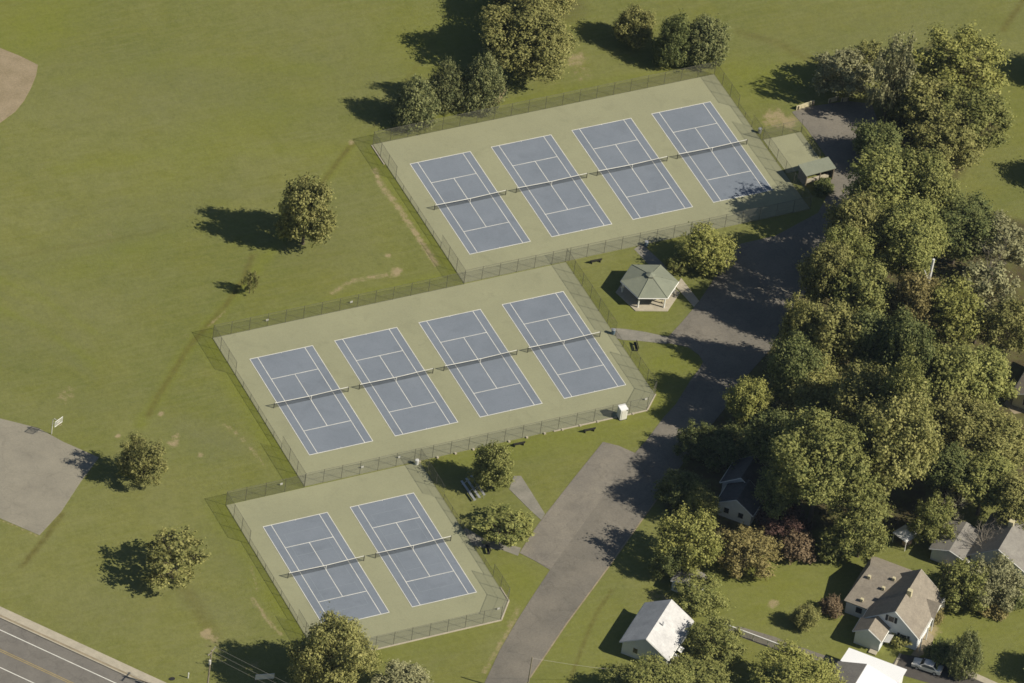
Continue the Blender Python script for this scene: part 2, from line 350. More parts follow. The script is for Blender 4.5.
# ------------------------------------------------------------------ paving
def paving(name, pts, m, z): return struct(MB().prism([G2(*q) for q in pts], -.1, z).build(name, m))
drive = [(484,684),(500,650),(518,619),(534,594),(550,570),(535,561),(519.5,553),(532,533),(545,515),(574,478),(603,442),(619,446),(635,453),
  (646,441),(663.5,417.5),(676,404),(690,381),(700,368),(703,362),(699,355),(688,347),(667,343),(668,337),(682,322),(698,303),(712,282),(718,270),
  (740,244),(775,236),(818,213),(830,190),(832,165),(806,128),(795,116),(792,112),(806,107),(848,101),(872,104),(880,130),(868,160),(846,222),
  (820,262),(812,285),(785,318),(770,350),(745,378),(730,402),(706,432),(684,462),(661,493),(645,515),(626,542),(606,569.7),(585,598),(566,624),(530,678),(526,684)]
paving('parking_drive', drive, M['asphalt'], .03)
M['bay'] = mat('bay_asphalt', (.245,.22,.175), .92, .0, .2, (.185,.168,.14), fine=.10, stain=.14, crack=.12)
paving('parking_bay', [(519.5,553),(532,533),(545,515),(574,478),(603,442),(619,446),(634.3,453),(551,568.5),(535,561)], M['bay'], .042)
k = MB()
k.strip([G2(*q) for q in [(530,678),(566.5,624),(606.5,569.9),(645.5,515.2),(660,495)]], .22, .045)
struct(k.build('drive_edging', M['barren']))
paving('gazebo_path', [(676,287),(681,278),(699,301),(694,307)], M['concrete'], .05)
paving('court_path', [(634,249),(642,244),(668,268),(660,274),(646,262)], M['path'], .02)
paving('gate_path', [(613,337),(611,328),(625,329),(645,332),(668,337),(666.5,344),(640,341),(622,340)], M['path'], .036)
paving('bleacher_path', [(509,489),(514,476),(521,476),(530,490),(545,514),(541,520),(530,510)], M['path'], .036)
paving('entry_path', [(460,532),(466,528),(486,540),(504,543),(521,548),(518,556),(502,550),(486,548),(470,545)], M['path'], .036)
paving('basketball_pavement', [(-12,414),(0,418.5),(38,428),(63.5,442),(99,457.5),(81,481.5),(61,512),(39.5,535.3),(0,518.3),(-12,514)], M['old_asphalt'], .03)
infield = [(-14,44),(0,48),(20,56),(38,65),(36,76),(31,88),(24,101),(15,112),(0,123),(-14,128)]
paving('infield_dirt', infield, M['dirt'], .03)
# main road along the lower left corner: sidewalk, kerb, carriageway, markings
rd = Vector((17.5,-23.1)).normalized(); rn = Vector((-rd.y, rd.x)) * -1          # rn points away from the park
R0 = Vector((-103.21,-77.52))
def rline(o): a = R0 + rn*o; return a - rd*70, a + rd*90
def rstrip(a0, a1, z0, z1, m, nm):
    p, q = rline(a0); r_, s_ = rline(a1); return struct(MB().prism([p, q, s_, r_], z0, z1).build(nm, m))
rstrip(.0, 1.55, -.1, .14, M['concrete'], 'sidewalk')
rstrip(1.55, 1.9, -.1, .12, M['barren'], 'gutter_strip')
rstrip(1.9, 2.15, -.1, .15, M['concrete'], 'kerb')
rstrip(2.15, 17., -.1, .02, M['road'], 'road')
for o, wd, m, nm in ((4.35,.16,'line','edge_line'),(8.0,.13,'yellow','centre_line'),(8.35,.13,'yellow','centre_line'),(11.4,.16,'line','lane_line')):
    p, q = rline(o-wd/2); r_, s_ = rline(o+wd/2); struct(MB().sheet([p, q, s_, r_], .032).build(nm, M[m]))
p, q = rline(14.4); r_, s_ = rline(16.); struct(MB().prism([p, q, s_, r_], 0, .13).build('far_sidewalk', M['concrete']))
# yards
paving('back_drive', [(728,630),(738,626),(775,637),(803,648),(838,660),(832,668),(800,659),(770,648),(740,637)], M['asphalt'], .03)
paving('house_driveway', [(888,671),(899,654),(907,655),(930,659),(955,668),(985,682),(1010,694),(995,704),(965,692),(925,682)], M['fresh_asphalt'], .03)
struct(MB().prism([G2(*q) for q in [(942,661),(948,660),(975,673),(1015,691),(1010,694),(972,678)]], -.1, .05).build('driveway_path', M['concrete']))
struct(MB().prism([G2(*q) for q in [(894,665),(899.5,653),(901.5,654),(896,666)]], -.1, .05).build('drive_threshold', M['concrete']))
paving('front_walk', [(921,641),(927,631),(934,636),(931,650),(919,657),(911,655)], M['barren'], .025)

# ------------------------------------------------------------------ tennis courts
W_, L_ = 10.97, 23.77
AX0, AX1, AY1, AY0 = -3.8, 58.8, 6.3, -29.9
BX0, BX1, BY1, BY0 = -47.9, 14.3, -30.2, -66.7
CX0, CX1, CY1, CY0 = -61.3, -28.3, -66.95, -103.7
CH = 3.1
struct(MB().prism([(AX0,AY0),(AX1,AY0),(AX1,AY1),(AX0,AY1)], -.1, .06).build('upper_court_pavement', M['court_green']))
struct(MB().prism([(BX0,BY0),(11.4,BY0),(BX1,-63.7),(BX1,BY1+.1),(BX0,BY1+.1)], -.1, .055).build('middle_court_pavement', M['court_green']))
struct(MB().prism([(CX0,CY0),(-31.2,CY0),(CX1,-100.2),(CX1,CY1),(CX0,CY1)], -.1, .05).build('lower_court_pavement', M['court_green']))
struct(MB().prism([(59.2,-11.6),(66.2,-11.6),(66.2,-20.5),(59.2,-20.5)], -.1, .05).build('practice_pavement', M['court_green']))
k = MB()
for a, b_ in (((CX0,CY0-.12),(-31.1,CY0-.12)), ((-31.1,CY0-.12),(CX1+.12,-100.2)), ((CX1+.12,-100.2),(CX1+.12,-97.)), ((11.45,BY0-.12),(BX1+.12,-63.7)), ((-5,BY0-.12),(11.4,BY0-.12)),
              ((AX0-.25,AY1-.1),(AX0-.25,AY1-5.2))):
    a, b_ = Vector(a), Vector(b_); d = b_-a; c = (a+b_)/2; k.box((c.x,c.y,.03), (d.length,.22,.16), math.atan2(d.y,d.x))
struct(k.build('court_kerb', M['concrete']))
ORD = ['first','second','third','fourth']
def court(x0, y0, label, youth=False):
    t = thing('tennis_court', label, 'tennis court', (x0, y0, .06), 0, 'blue tennis courts')
    MB().prism([(0,0),(W_,0),(W_,-L_),(0,-L_)], -.02, .012).build('playing_surface', M['court_blue'], t)
    l = MB(); z = .024; a, b_ = .115, .10
    l.rect(0,-a,W_,0,z).rect(0,-L_,W_,-L_+a,z)
    for x in (0, 1.37, W_-1.37-b_, W_-b_): l.rect(x,-L_+a,x+b_,-a,z)
    s1, s2 = -L_/2+6.4, -L_/2-6.4
    l.rect(1.37+b_,s1-b_/2,W_-1.37-b_,s1+b_/2,z).rect(1.37+b_,s2-b_/2,W_-1.37-b_,s2+b_/2,z)
    l.rect(W_/2-b_/2,s2+b_/2,W_/2+b_/2,s1-b_/2,z); l.rect(W_/2-.05,-a-.12,W_/2+.05,-a,z).rect(W_/2-.05,-L_+a,W_/2+.05,-L_+a+.12,z)
    l.build('court_lines', M['line'], t)
    if youth:
        y = MB(); b_ = .07
        for x in (2.4, W_-2.4): y.rect(x,-L_+2.74,x+b_,-2.74,.018)
        for q in (-2.74,-L_+2.74): y.rect(2.4,q,W_-2.4,q+b_,.018)
        for q in (-L_/2+4.1,-L_/2-4.1): y.rect(2.4,q,W_-2.4,q+b_,.018)
        y.build('faint_practice_lines', M['faint_line'], t)
    return t
def net_proto():
    t = thing('tennis_net', '', 'tennis net', (0,0,0)); hw = W_/2+.914
    for sx in (-1, 1):
        MB().tube([(sx*hw,0,0),(sx*hw,0,1.1)], .06, 8).build('post', M['dark'], t)
    n_ = MB(); t_ = MB(); N = 12
    hs = [1.07-.155*(1-abs(i/(N/2)-1)**1.0) for i in range(N+1)]; xs = [-hw + 2*hw*i/N for i in range(N+1)]
    for i in range(N):
        n_.quad((xs[i],0,.04),(xs[i+1],0,.04),(xs[i+1],0,hs[i+1]-.1),(xs[i],0,hs[i]-.1))
        zc = (hs[i]+hs[i+1])/2-.03
        t_.tube([(xs[i],0,hs[i]-.04),(xs[i+1],0,hs[i+1]-.04)], .05, 5, False)
    n_.build('netting', M['net'], t); t_.build('top_tape', M['line'], t)
    MB().box((0,0,.46),(.07,.05,.9)).build('centre_strap', M['line'], t)
    return t
netp = None
for nm, x0, y0, sp_, N in (('upper',0,0,14.687,4),('middle',-44.31,-36.55,14.72,4),('lower',-57.84,-73.22,14.735,2)):
    for i in range(N):
        where = ('left one of the two' if i == 0 else 'right one of the two') if N == 2 else ('leftmost', 'second from the left', 'third from the left', 'rightmost')[i]
        lab = 'blue tennis court, %s %s' % (where, 'in the lowest fenced block' if N == 2 else 'of four in the %s fenced block' % nm)
        court(x0+i*sp_, y0, lab, nm == 'lower')
        nl = 'white taped tennis net across the %s court of the %s block' % (('left','right')[i] if N == 2 else ('leftmost','second','third','rightmost')[i], nm)
        loc = (x0+i*sp_+W_/2, y0-L_/2, .07)
        if netp is None: netp = net_proto(); netp.location = loc; netp['label'] = nl; netp['group'] = 'tennis nets'
        else: dup(netp, loc, 0, nl, 'tennis nets')

# ------------------------------------------------------------------ chain-link fences
HF, LF = 2.75, 1.15
_pm = {}
def post_mesh(h):
    if h not in _pm:
        o = MB().tube([(0,0,0),(0,0,h)], .034, 6).build('post', M['post']); _pm[h] = o.data; bpy.data.objects.remove(o)
    return _pm[h]
def fence(label, runs, group='chain-link fences round the tennis courts', name='chain_link_fence', foot=()):
    """runs: list of (points, height)"""
    o0 = Vector((runs[0][0][0][0], runs[0][0][0][1], 0)); t = thing(name, label, 'fence', o0, 0, group)
    rail = MB(); web = MB(); seen = set()
    for pts, h in runs:
        for a, b_ in zip(pts[:-1], pts[1:]):
            a = Vector((a[0],a[1],0)) - o0; b_ = Vector((b_[0],b_[1],0)) - o0; d = b_-a; N = max(1, round(d.length/CH))
            for hh in ((h, .12) if h < 2 else (h, h*.5, .12)): rail.tube([a+Vector((0,0,hh)), b_+Vector((0,0,hh))], .022 if hh == h else .011, 5)
            web.quad(a+Vector((0,0,.05)), b_+Vector((0,0,.05)), b_+Vector((0,0,h)), a+Vector((0,0,h)))
            for i in range(N+1):
                q = a + d*i/N; key = (round(q.x,1), round(q.y,1))
                if key in seen: continue
                seen.add(key); po = bpy.data.objects.new('post', post_mesh(h+.05)); COL.objects.link(po); po.parent = t; po.location = q
    rail.build('rail', M['post'], t); web.build('wire_mesh', M['chain'], t)
    if foot:
        f_ = MB()
        for x, y in foot: f_.box((x-o0.x, y-o0.y, .1), (.32,.32,.22))
        f_.build('footing', M['concrete'], t)
    return t
WG = 9.15
fence('tall wire fence around the upper block of four courts, low along its sides', [
  ([(AX0,AY1-WG),(AX0,AY1),(AX1,AY1),(AX1,AY1-WG)], HF), ([(AX0,AY1-WG),(AX0,AY0+WG)], LF), ([(AX1,AY1-WG),(AX1,-8.)], LF),
  ([(AX1,-8.),(AX1,AY0),(AX0,AY0),(AX0,AY0+WG)], HF)])
fence('tall wire fence around the middle block of four courts, corner cut by the white cabin', [
  ([(AX0-.15,BY1),(BX0,BY1),(BX0,BY1-WG)], HF), ([(BX0,BY1-WG),(BX0,BY0+WG)], LF),
  ([(BX0,BY0+WG),(BX0,BY0),(11.4,BY0),(BX1,-63.7),(BX1,BY0+3+WG)], HF), ([(BX1,BY0+3+WG),(BX1,-49.)], LF), ([(BX1,-49.),(BX1,AY0)], HF)],
  foot=[(-28.3+CH*i, BY0-.2) for i in range(0, 13)])
fence('tall wire fence around the lowest block of two courts', [
  ([(BX0-.15,CY1+.1),(CX0,CY1+.1),(CX0,CY1-WG)], HF), ([(CX0,CY1-WG),(CX0,CY0+WG)], LF),
  ([(CX0,CY0+WG),(CX0,CY0),(-31.2,CY0),(CX1,-100.2),(CX1,CY0+WG)], HF), ([(CX1,CY0+WG),(CX1,CY1-WG)], LF), ([(CX1,CY1-WG),(CX1,CY1+.1)], HF)])
fence('short wire fence on the top edge of the small green practice pad', [([(59.1,-11.6),(66.2,-11.6)], HF), ([(66.25,-11.7),(66.25,-18.5)], LF)])
# small white number boards wired to the fences
bi = 0
for (x, y, lab) in ((G2(267,321)+('left part of the middle block upper fence',)), (G2(351,303)+('middle part of the middle block upper fence',)), (G2(362,468)+('lower fence of the middle block, left',)),
                 (G2(399,458)+('lower fence of the middle block, right',)), (G2(281,485)+('fence corner between middle and lowest blocks',)), (G2(645.6,400)+('cut corner of the middle block',)), (G2(498,609.5)+('cut corner of the lowest block',))):
    o = MB().box((0,0,0), (.42,.05,.36)).build('fence_board', M['white']); o.location = (x, y-.09, 1.25)
    tag(o, 'small white board on the wire fence, ' + lab, 'sign', 'white boards on the court fences'); o.location.z = .3
    MB().tube([(0,0,-.3),(0,0,0)], .03, 5).build('stake', M['post'], o)

# ------------------------------------------------------------------ buildings
UV = math.atan2(.667, .745)                       # direction the houses and yards share
def gable(t, u0, u1, v0, v1, ze, zr, wall, roof, vr=None, over=.35, base=0.0, names=('wall','roof'), axis='u', trim=True, ends=(1,1), chimney=None):
    """gabled block in the thing's frame, ridge along x (axis u) or y (axis v)"""
    sw = axis == 'v'
    if sw: u0, u1, v0, v1 = v0, v1, u0, u1
    vr = (v0+v1)/2 if vr is None else vr
    T = (lambda x,y,z: (y,x,z)) if sw else (lambda x,y,z: (x,y,z))
    wl = MB()
    wl.quad(T(u0,v0,base),T(u1,v0,base),T(u1,v0,ze),T(u0,v0,ze)).quad(T(u0,v1,base),T(u1,v1,base),T(u1,v1,ze),T(u0,v1,ze))
    for u_ in (u0,u1): wl.quad(T(u_,v0,base),T(u_,v1,base),T(u_,v1,ze),T(u_,vr,zr-.06),T(u_,v0,ze))
    wo = wl.build(names[0], wall, t)
    rf = MB(); s0 = (zr-ze)/(vr-v0); s1 = (zr-ze)/(v1-vr); A, B = u0-over*ends[0], u1+over*ends[1]
    rf.slab([T(A,v0-over,ze-s0*over+.05),T(B,v0-over,ze-s0*over+.05),T(B,vr,zr+.05),T(A,vr,zr+.05)], .14)
    rf.slab([T(A,vr,zr+.052),T(B,vr,zr+.052),T(B,v1+over,ze-s1*over+.052),T(A,v1+over,ze-s1*over+.052)], .14)
    ro = rf.build(names[1], roof, t)
    if trim:
        tr = MB()
        for u_ in (A-.03, B+.03):
            for vv, s_ in ((v0-over, s0), (v1+over, s1)):
                za = ze-s_*over-.06
                tr.tube([T(u_,vv,za),T(u_,vr,zr-.06)], .09, 4)
        for vv, s_ in ((v0-over-.03, s0), (v1+over+.03, s1)): tr.tube([T(A,vv,ze-s_*over-.07),T(B,vv,ze-s_*over-.07)], .1, 4)
        tr.build('trim', M['white'], ro)
    return wo, ro
def window(t, c, wd, h, face, shutters=False, deep=.06):
    """face 'u-' / 'v-' etc: which side it looks to"""
    ax = 0 if face[0] == 'u' else 1; sg = -1 if face[1] == '-' else 1
    def bx(off, y, z, a, hh, d, nm, m, par):
        p = [c[0], c[1], c[2]+z]; p[ax] += sg*off; p[1-ax] += y; dd = [0,0,hh]; dd[ax] = d; dd[1-ax] = a
        return MB().box(tuple(p), tuple(dd)).build(nm, m, par)
    f_ = bx(.03, 0, 0, wd+.16, h+.16, .06, 'window', M['white'], t); bx(.05, 0, 0, wd, h, .06, 'pane', M['glass'], f_)
    if shutters:
        for s_ in (-1,1): bx(.03, s_*(wd/2+.32), 0, .4, h+.14, .06, 'shutter', M['shutter'], t)
    return f_
# --- main tan-roofed house
O = (24.66,-126.61,0)
h1 = thing('house', 'grey sided house with tan shingle roof and black shutters, beside the silver car', 'house', O, UV)
MV = -1   # local frame: x along ridge (u), y = -v
def V_(v): return -v
gable(h1, 0, 10.3, V_(4.2), V_(-4.6), 3.0, 6.5, M['siding'], M['tan_roof'], vr=0)
gable(h1, -3.3, -.02, V_(-.75), V_(-4.85), 2.8, 4.1, M['siding'], M['tan_roof'], ends=(1,0), names=('wing_wall','wing_roof'))
gable(h1, 2.4, 14.4, V_(-4.62), V_(-8.5), 2.7, 4.6, M['siding'], M['tan_roof'], vr=9.0, axis='v', ends=(1,0), names=('back_wall','back_roof')) if False else None
def back_wing():
    ze, zr = 2.7, 4.7; y0, y1 = 4.3, 8.6; wl = MB()
    wl.quad((2.4,y0,0),(2.4,y1,0),(2.4,y1,ze),(2.4,y0,ze)).quad((2.4,y1,0),(13.6,y1,0),(13.6,y1,ze),(9.4,y1-.6,zr-.3),(2.4,y1,ze)).quad((13.6,y0,0),(13.6,y1,0),(13.6,y1,ze),(13.6,y0,ze))
    wl.build('back_wall', M['siding'], h1); rf = MB()
    rf.slab([(2.05,y1+.35,ze-.05),(2.05,1.9,ze-.05),(9.4,1.9,zr),(9.4,y1-.8,zr)], .14)
    rf.slab([(9.4,y1-.8,zr+.002),(9.4,1.9,zr+.002),(13.9,1.9,ze-.05),(13.9,y1+.35,ze-.05)], .14)
    rf.slab([(2.05,y1+.35,ze-.048),(9.4,y1-.8,zr+.002),(13.9,y1+.35,ze-.048)], .14)
    r_ = rf.build('back_roof', M['tan_roof'], h1)
    for x, y, z in ((3.0,6.4,3.2),(6.2,4.2,4.1),(7.2,7.0,4.35),(8.4,3.4,4.7)): MB().box((x,y,z),(.45,.45,.5)).build('roof_vent', M['cream'], r_)
back_wing()
# cross gable over the front door on the right-hand slope
dg = MB(); dg.slab([(5.2,-4.9,2.8),(7.1,-4.9,4.3),(7.1,-2.6,4.42),(5.2,-4.5,2.85)], .1); dg.slab([(7.1,-4.9,4.302),(9.0,-4.9,2.802),(9.0,-4.5,2.852),(7.1,-2.6,4.422)], .1)
d_ = dg.build('porch_roof', M['tan_roof'], h1); MB().quad((5.4,-4.75,2.7),(8.8,-4.75,2.7),(7.1,-4.75,4.15)).build('porch_gable', M['white'], d_)
MB().box((5.2,-4.36,2.7),(10.6,.3,.3)).build('fascia', M['white'], h1)
for x in (.3, 3., 5.3, 8.9, 10.): MB().box((x,-4.75,1.3),(.16,.16,2.6)).build('porch_column', M['white'], h1)
MB().box((-3.9,1.4,1.05),(.9,1.2,2.1)).build('entry_step', M['concrete'], h1).scale = (1,1,.12)
window(h1, (0,-1.9,1.6), 1.0, 1.2, 'u-', True); window(h1, (0,.5,4.4), .85, 1.0, 'u-', True)
window(h1, (2.4,6.4,1.5), 1.0, 1.1, 'u-')
window(h1, (5.0,8.6,1.6), 1.0, 1.1, 'v+'); window(h1, (9.5,8.6,1.6), 1.0, 1.1, 'v+')
MB().box((9.3,-4.28,1.0),(1.0,.1,2.0)).build('door', M['wood'], h1)
MB().box((4.6,-.4,6.55),(.7,.7,1.3)).build('chimney', M['cream'], h1)
MB().slab([(-3.4,.2,2.5),(-1.4,.2,2.5),(-1.4,-.7,2.75),(-3.4,-.7,2.75)][::-1], .08).build('door_canopy', M['white'], h1)
# --- right-hand house
h2 = thing('house', 'house with pale grey roof behind bare branches at the right edge', 'house', G(999.5,548,6.2)*1, UV); h2.location.z = 0
gable(h2, 0, 10.5, -6.0, 4.4, 3.0, 6.2, M['siding'], M['grey_roof'], vr=0)
gable(h2, -1.2, 5.6, 4.45, 10.2, 2.5, 3.5, M['siding'], M['grey_roof'], names=('wing_wall','wing_roof'))
window(h2, (0,-2.5,1.6), 1.0, 1.2, 'u-'); window(h2, (0,1.5,1.6), 1.0, 1.2, 'u-'); MB().box((6,.3,6.3),(.8,.8,1.4)).build('chimney', M['cream'], h2)
for x in (.5,3.5,6.5): MB().box((x,-6.4,1.3),(.18,.18,2.6)).build('porch_column', M['white'], h2)
# --- white house by the drive
h3 = thing('house', 'small white house with pale sheet roof beside the parking drive', 'house', (-14.1,-118.9,0), UV)
gable(h3, 0, 9.4, -3.7, 3.7, 2.7, 5.05, M['siding'], M['pale_roof'])
window(h3, (0,1.5,1.6), .7, .9, 'u-'); window(h3, (0,-1.4,1.6), .7, .9, 'u-'); window(h3, (3,3.7,1.5), .8, 1.0, 'v+'); window(h3, (6.5,3.7,1.5), .8, 1.0, 'v+')
MB().box((2.0,-3.8,1.),(.9,.12,2.0)).build('door', M['white'], h3)
MB().tube([(4.2,-.9,4.3),(4.2,-.9,5.3)], .12, 8).build('vent_pipe', M['alu'], h3)
for x in (.6, 2.6): MB().slab([(x,-4.3,2.3),(x+1.2,-4.3,2.3),(x+1.2,-5.0,2.05),(x,-5.0,2.05)], .06).build('awning', M['white'], h3)
# --- garden shed
h4 = thing('shed', 'small grey garden shed with shallow roof above the white house', 'shed', G(671,590)*1, UV)
gable(h4, 0, 3.4, -4.4, 0, 2.1, 2.7, M['siding'], M['grey_roof'], vr=-2.2, over=.2)
MB().box((-.04,-1.3,.95),(.08,1.4,1.9)).build('door', M['white'], h4)
# --- dark gabled house in the trees
h5 = thing('house', 'dark roofed house with white gable trim hidden among the trees', 'house', G(716.5,514)*1, UV)
gable(h5, 0, 4.6, -5.6, 0, 2.8, 4.6, M['siding'], M['dark_roof'], vr=-2.9)
gable(h5, 4.7, 10., -4.6, 1.2, 2.8, 5.0, M['siding'], M['dark_roof'], names=('rear_wall','rear_roof'))
window(h5, (0,-1.5,1.5), .8, 1.0, 'u-'); window(h5, (0,-3.9,1.5), .8, 1.0, 'u-')
# --- white roofed outbuilding at the lower edge
g0 = G(849,647.7,2.6)
h6 = thing('garage', 'bright white roofed garage with one slope greyed for shade at the bottom edge', 'garage', (g0.x,g0.y,0), UV)
MB().slab([(0,0,2.62),(-3.4,0.1,2.62),(-3.4,-9.6,2.62),(0,-9.6,2.62)], .16).build('flat_roof', M['bright_white'], h6)
MB().prism([(-3.2,-.2),(-.3,-.2),(-.3,-9.3),(-3.2,-9.3)], 0, 2.4).build('wall', M['siding'], h6)
gable(h6, -14., -3.42, -9.6, .1, 2.45, 3.9, M['siding'], M['bright_white'], vr=-4.2, names=('side_wall','side_roof'), trim=False, ends=(1,0), over=.3)
gs = MB(); gs.slab([(-14.,.45,2.40),(-3.43,.45,2.40),(-3.43,-4.1,3.99),(-14.,-4.1,3.99)], .03); gs.build('shade_grey_slope', M['grey_roof'], h6)  # grey sheet over the white roofing paints the shade on this slope
window(h6, (-8,.1,1.4), .9, .9, 'v+'); MB().box((-1.8,-9.35,1.0),(2.4,.1,2.0)).build('garage_door', M['white'], h6)
# --- house corner at the right edge
g0 = G(1022,400)
h7 = thing('house', 'tan roofed house corner peeping out of the wood, right edge', 'house', g0, UV)
gable(h7, -2, 8, -8, 1.0, 2.7, 4.6, M['cream'], M['tan_roof']); window(h7, (-2,-1.5,1.5), 1.6, 1.2, 'u-')
paving('patio', [(1004,404),(1010,394),(1026,392),(1028,412),(1014,414)], M['barren'], .03)

# --- gazebo
GZ = (23.9,-40.95)
gz = thing('gazebo', 'six sided open gazebo with green roof, white posts and concrete floor', 'gazebo', (GZ[0],GZ[1],0))
hexa = lambda r, z, off=42: [(r*math.cos(math.radians(off+60*i)), r*math.sin(math.radians(off+60*i)), z) for i in range(6)]
MB().prism([q[:2] for q in hexa(5.25,0)], -.1, .12).build('floor', M['concrete'], gz)
ro = MB(); e, i_ = hexa(4.75,2.45), hexa(.75,3.62)
for j in range(6): ro.slab([e[j], e[(j+1)%6], i_[(j+1)%6], i_[j]], .1)
ro = ro.build('roof', M['green_roof'], gz)
hp = MB()
for j in range(6): hp.tube([(e[j][0],e[j][1],e[j][2]+.03),(i_[j][0],i_[j][1],i_[j][2]+.03)], .05, 5)
hp.build('hip_cap', M['green_roof'], ro)
fc = MB()
for j in range(6): fc.tube([(e[j][0],e[j][1],2.34),(e[(j+1)%6][0],e[(j+1)%6][1],2.34)], .09, 4)
fc.build('fascia', M['white'], gz)
MB().prism([q[:2] for q in hexa(.62,0)], 3.5, 3.9).build('cupola', M['dark'], ro)
cr = MB(); e, top = hexa(.85,3.9), (0,0,4.25)
for j in range(6): cr.quad(e[j], e[(j+1)%6], top)
cr.build('cupola_roof', M['green_roof'], ro)
for q in hexa(4.25,0): MB().box((q[0],q[1],1.22),(.2,.2,2.3)).build('post', M['white'], gz)
def picnic(label, loc, rz, m=None):
    t = thing('picnic_table', label, 'picnic table', loc, rz, None); m = m or M['cream']
    MB().box((0,0,.74),(1.9,.76,.06)).build('table_top', m, t)
    for s_ in (-1,1):
        MB().box((0,s_*.72,.45),(1.9,.28,.05)).build('bench_seat', m, t)
        MB().box((s_*.65,0,.38),(.08,1.5,.08)).box((s_*.65,.3,.36),(.07,.07,.72)).box((s_*.65,-.3,.36),(.07,.07,.72)).build('leg', m, t)
    return t
picnic('pale picnic table under the front right of the green gazebo', (GZ[0]+1.3,GZ[1]-2.4,.12), math.radians(-40))
picnic('pale picnic table deeper in the shade under the green gazebo', (GZ[0]-1.6,GZ[1]+.6,.12), math.radians(20), M['wood'])
def barrel(label, p, m, z=.0):
    t = thing('trash_can', label, 'trash can', (p[0],p[1],z), 0, 'trash cans by the courts')
    MB().tube([(0,0,0),(0,0,.45),(0,0,.9)], [.27,.31,.30], 12).build('drum', m, t); MB().tube([(0,0,.9),(0,0,.97),(0,0,1.02)], [.33,.33,.2], 12).build('lid', M['alu'] if m is not M['white'] else m, t)
    return t
barrel('blue grey trash can at the path end right of the middle block', G2(613,334), M['bluegrey'])
barrel('blue grey trash can by the yellow-green tree above the gazebo', G2(646,246), M['bluegrey'])
barrel('white trash can at the fence corner above the bleachers', G2(416.5,464.5), M['white'])
barrel('grey trash can by the gate of the upper block', G2(759.5,133), M['alu'])
barrel('dark blue trash can at the right post of the gazebo', (28.2,-41.2), M['bluegrey'], .12)
# --- shelter beside the practice pad
g0 = G(798,166,2.5); g1 = G(828,158,2.5); az = math.atan2(g1.y-g0.y, g1.x-g0.x)
sh = thing('shelter', 'small green roofed equipment shelter under the trees by the upper courts', 'shelter', (g0.x,g0.y,0), az)
Ls = (g1-g0).length
MB().slab([(0,0,2.8),(0,-2.7,2.5),(Ls,-2.7,2.5),(Ls,0,2.8)][::-1], .14).build('roof', M['green_roof'], sh)
MB().quad((.2,-.2,0),(Ls-.2,-.2,0),(Ls-.2,-.2,2.65),(.2,-.2,2.65)).quad((.2,-.2,0),(.2,-2.5,0),(.2,-2.5,2.4),(.2,-.2,2.65)).quad((Ls-.2,-.2,0),(Ls-.2,-2.5,0),(Ls-.2,-2.5,2.4),(Ls-.2,-.2,2.65)).build('wall', M['grey_roof'], sh)
for x in (.3, Ls/2, Ls-.3): MB().box((x,-2.55,1.2),(.15,.15,2.4)).build('post', M['wood'], sh)
MB().box((Ls/2,-1.9,.5),(Ls-1.4,.5,.5)).build('counter', M['concrete'], sh)
# --- cream barriers at the drive head
def barrier(label, a, b_):
    pa, pb = G(*a), G(*b_); d = pb-pa; c = (pa+pb)/2
    o = MB().box((0,0,.42),(d.length,.16,.84)).build('board', M['cream']); t = thing('barrier', label, 'barrier', c, math.atan2(d.y,d.x), 'cream board barriers'); o.parent = t
    for s_ in (-1,1): MB().box((s_*d.length*.4,-.17,.42),(.14,.14,.8)).build('post', M['wood'], t)
barrier('cream board barrier on the asphalt end beside open grass', (796,110), (814,104)); barrier('cream board barrier partly under the pale airy tree', (828,103), (838,100)); barrier('small pale barrier board furthest right under the branches', (841,102), (848,101))
# --- white cabin
cb = thing('portable_toilet', 'white upright portable cabin beside the cut fence corner', 'portable toilet', G(621.5,417.5), 0.0)
MB().box((0,0,1.05),(1.2,1.2,2.1)).build('cabin', M['white'], cb); MB().slab([(-.64,-.64,2.16),(.64,-.64,2.16),(.64,.64,2.26),(-.64,.64,2.26)], .1).build('roof', M['bright_white'], cb)
MB().box((0,-.62,1.0),(.8,.05,1.8)).build('door', M['lamp'], cb); MB().box((.45,-.62,1.9),(.2,.06,.14)).build('vent', M['dark'], cb)
MB().box((0,0,.04),(1.3,1.3,.12)).build('skid', M['dark'], cb)
# --- benches
def bench(label, p, rz, m=None):
    t = thing('park_bench', label, 'bench', (p[0],p[1],0), rz, 'dark park benches'); m = m or M['dark']
    MB().box((0,0,.45),(1.9,.42,.06)).build('seat', m, t); MB().box((0,.26,.75),(1.9,.05,.34)).build('backrest', m, t)
    for s_ in (-1,1): MB().box((s_*.75,.03,.21),(.07,.44,.42)).build('leg', m, t)
bench('dark bench on the grass below the path to the middle block', G2(635.5,348), math.radians(-105))
bench('dark bench on the grass below the entry path of the lowest block', G2(487.5,551), math.radians(-105))
bench('dark bench on the grass below the white cabin corner', G2(589,431.5), math.radians(178)); bench('dark bench on the lawn above the single round tree', G2(518.5,445.5), math.radians(178)); bench('dark bench on the grass below the upper block fence', G2(595.5,262.5), math.radians(178))
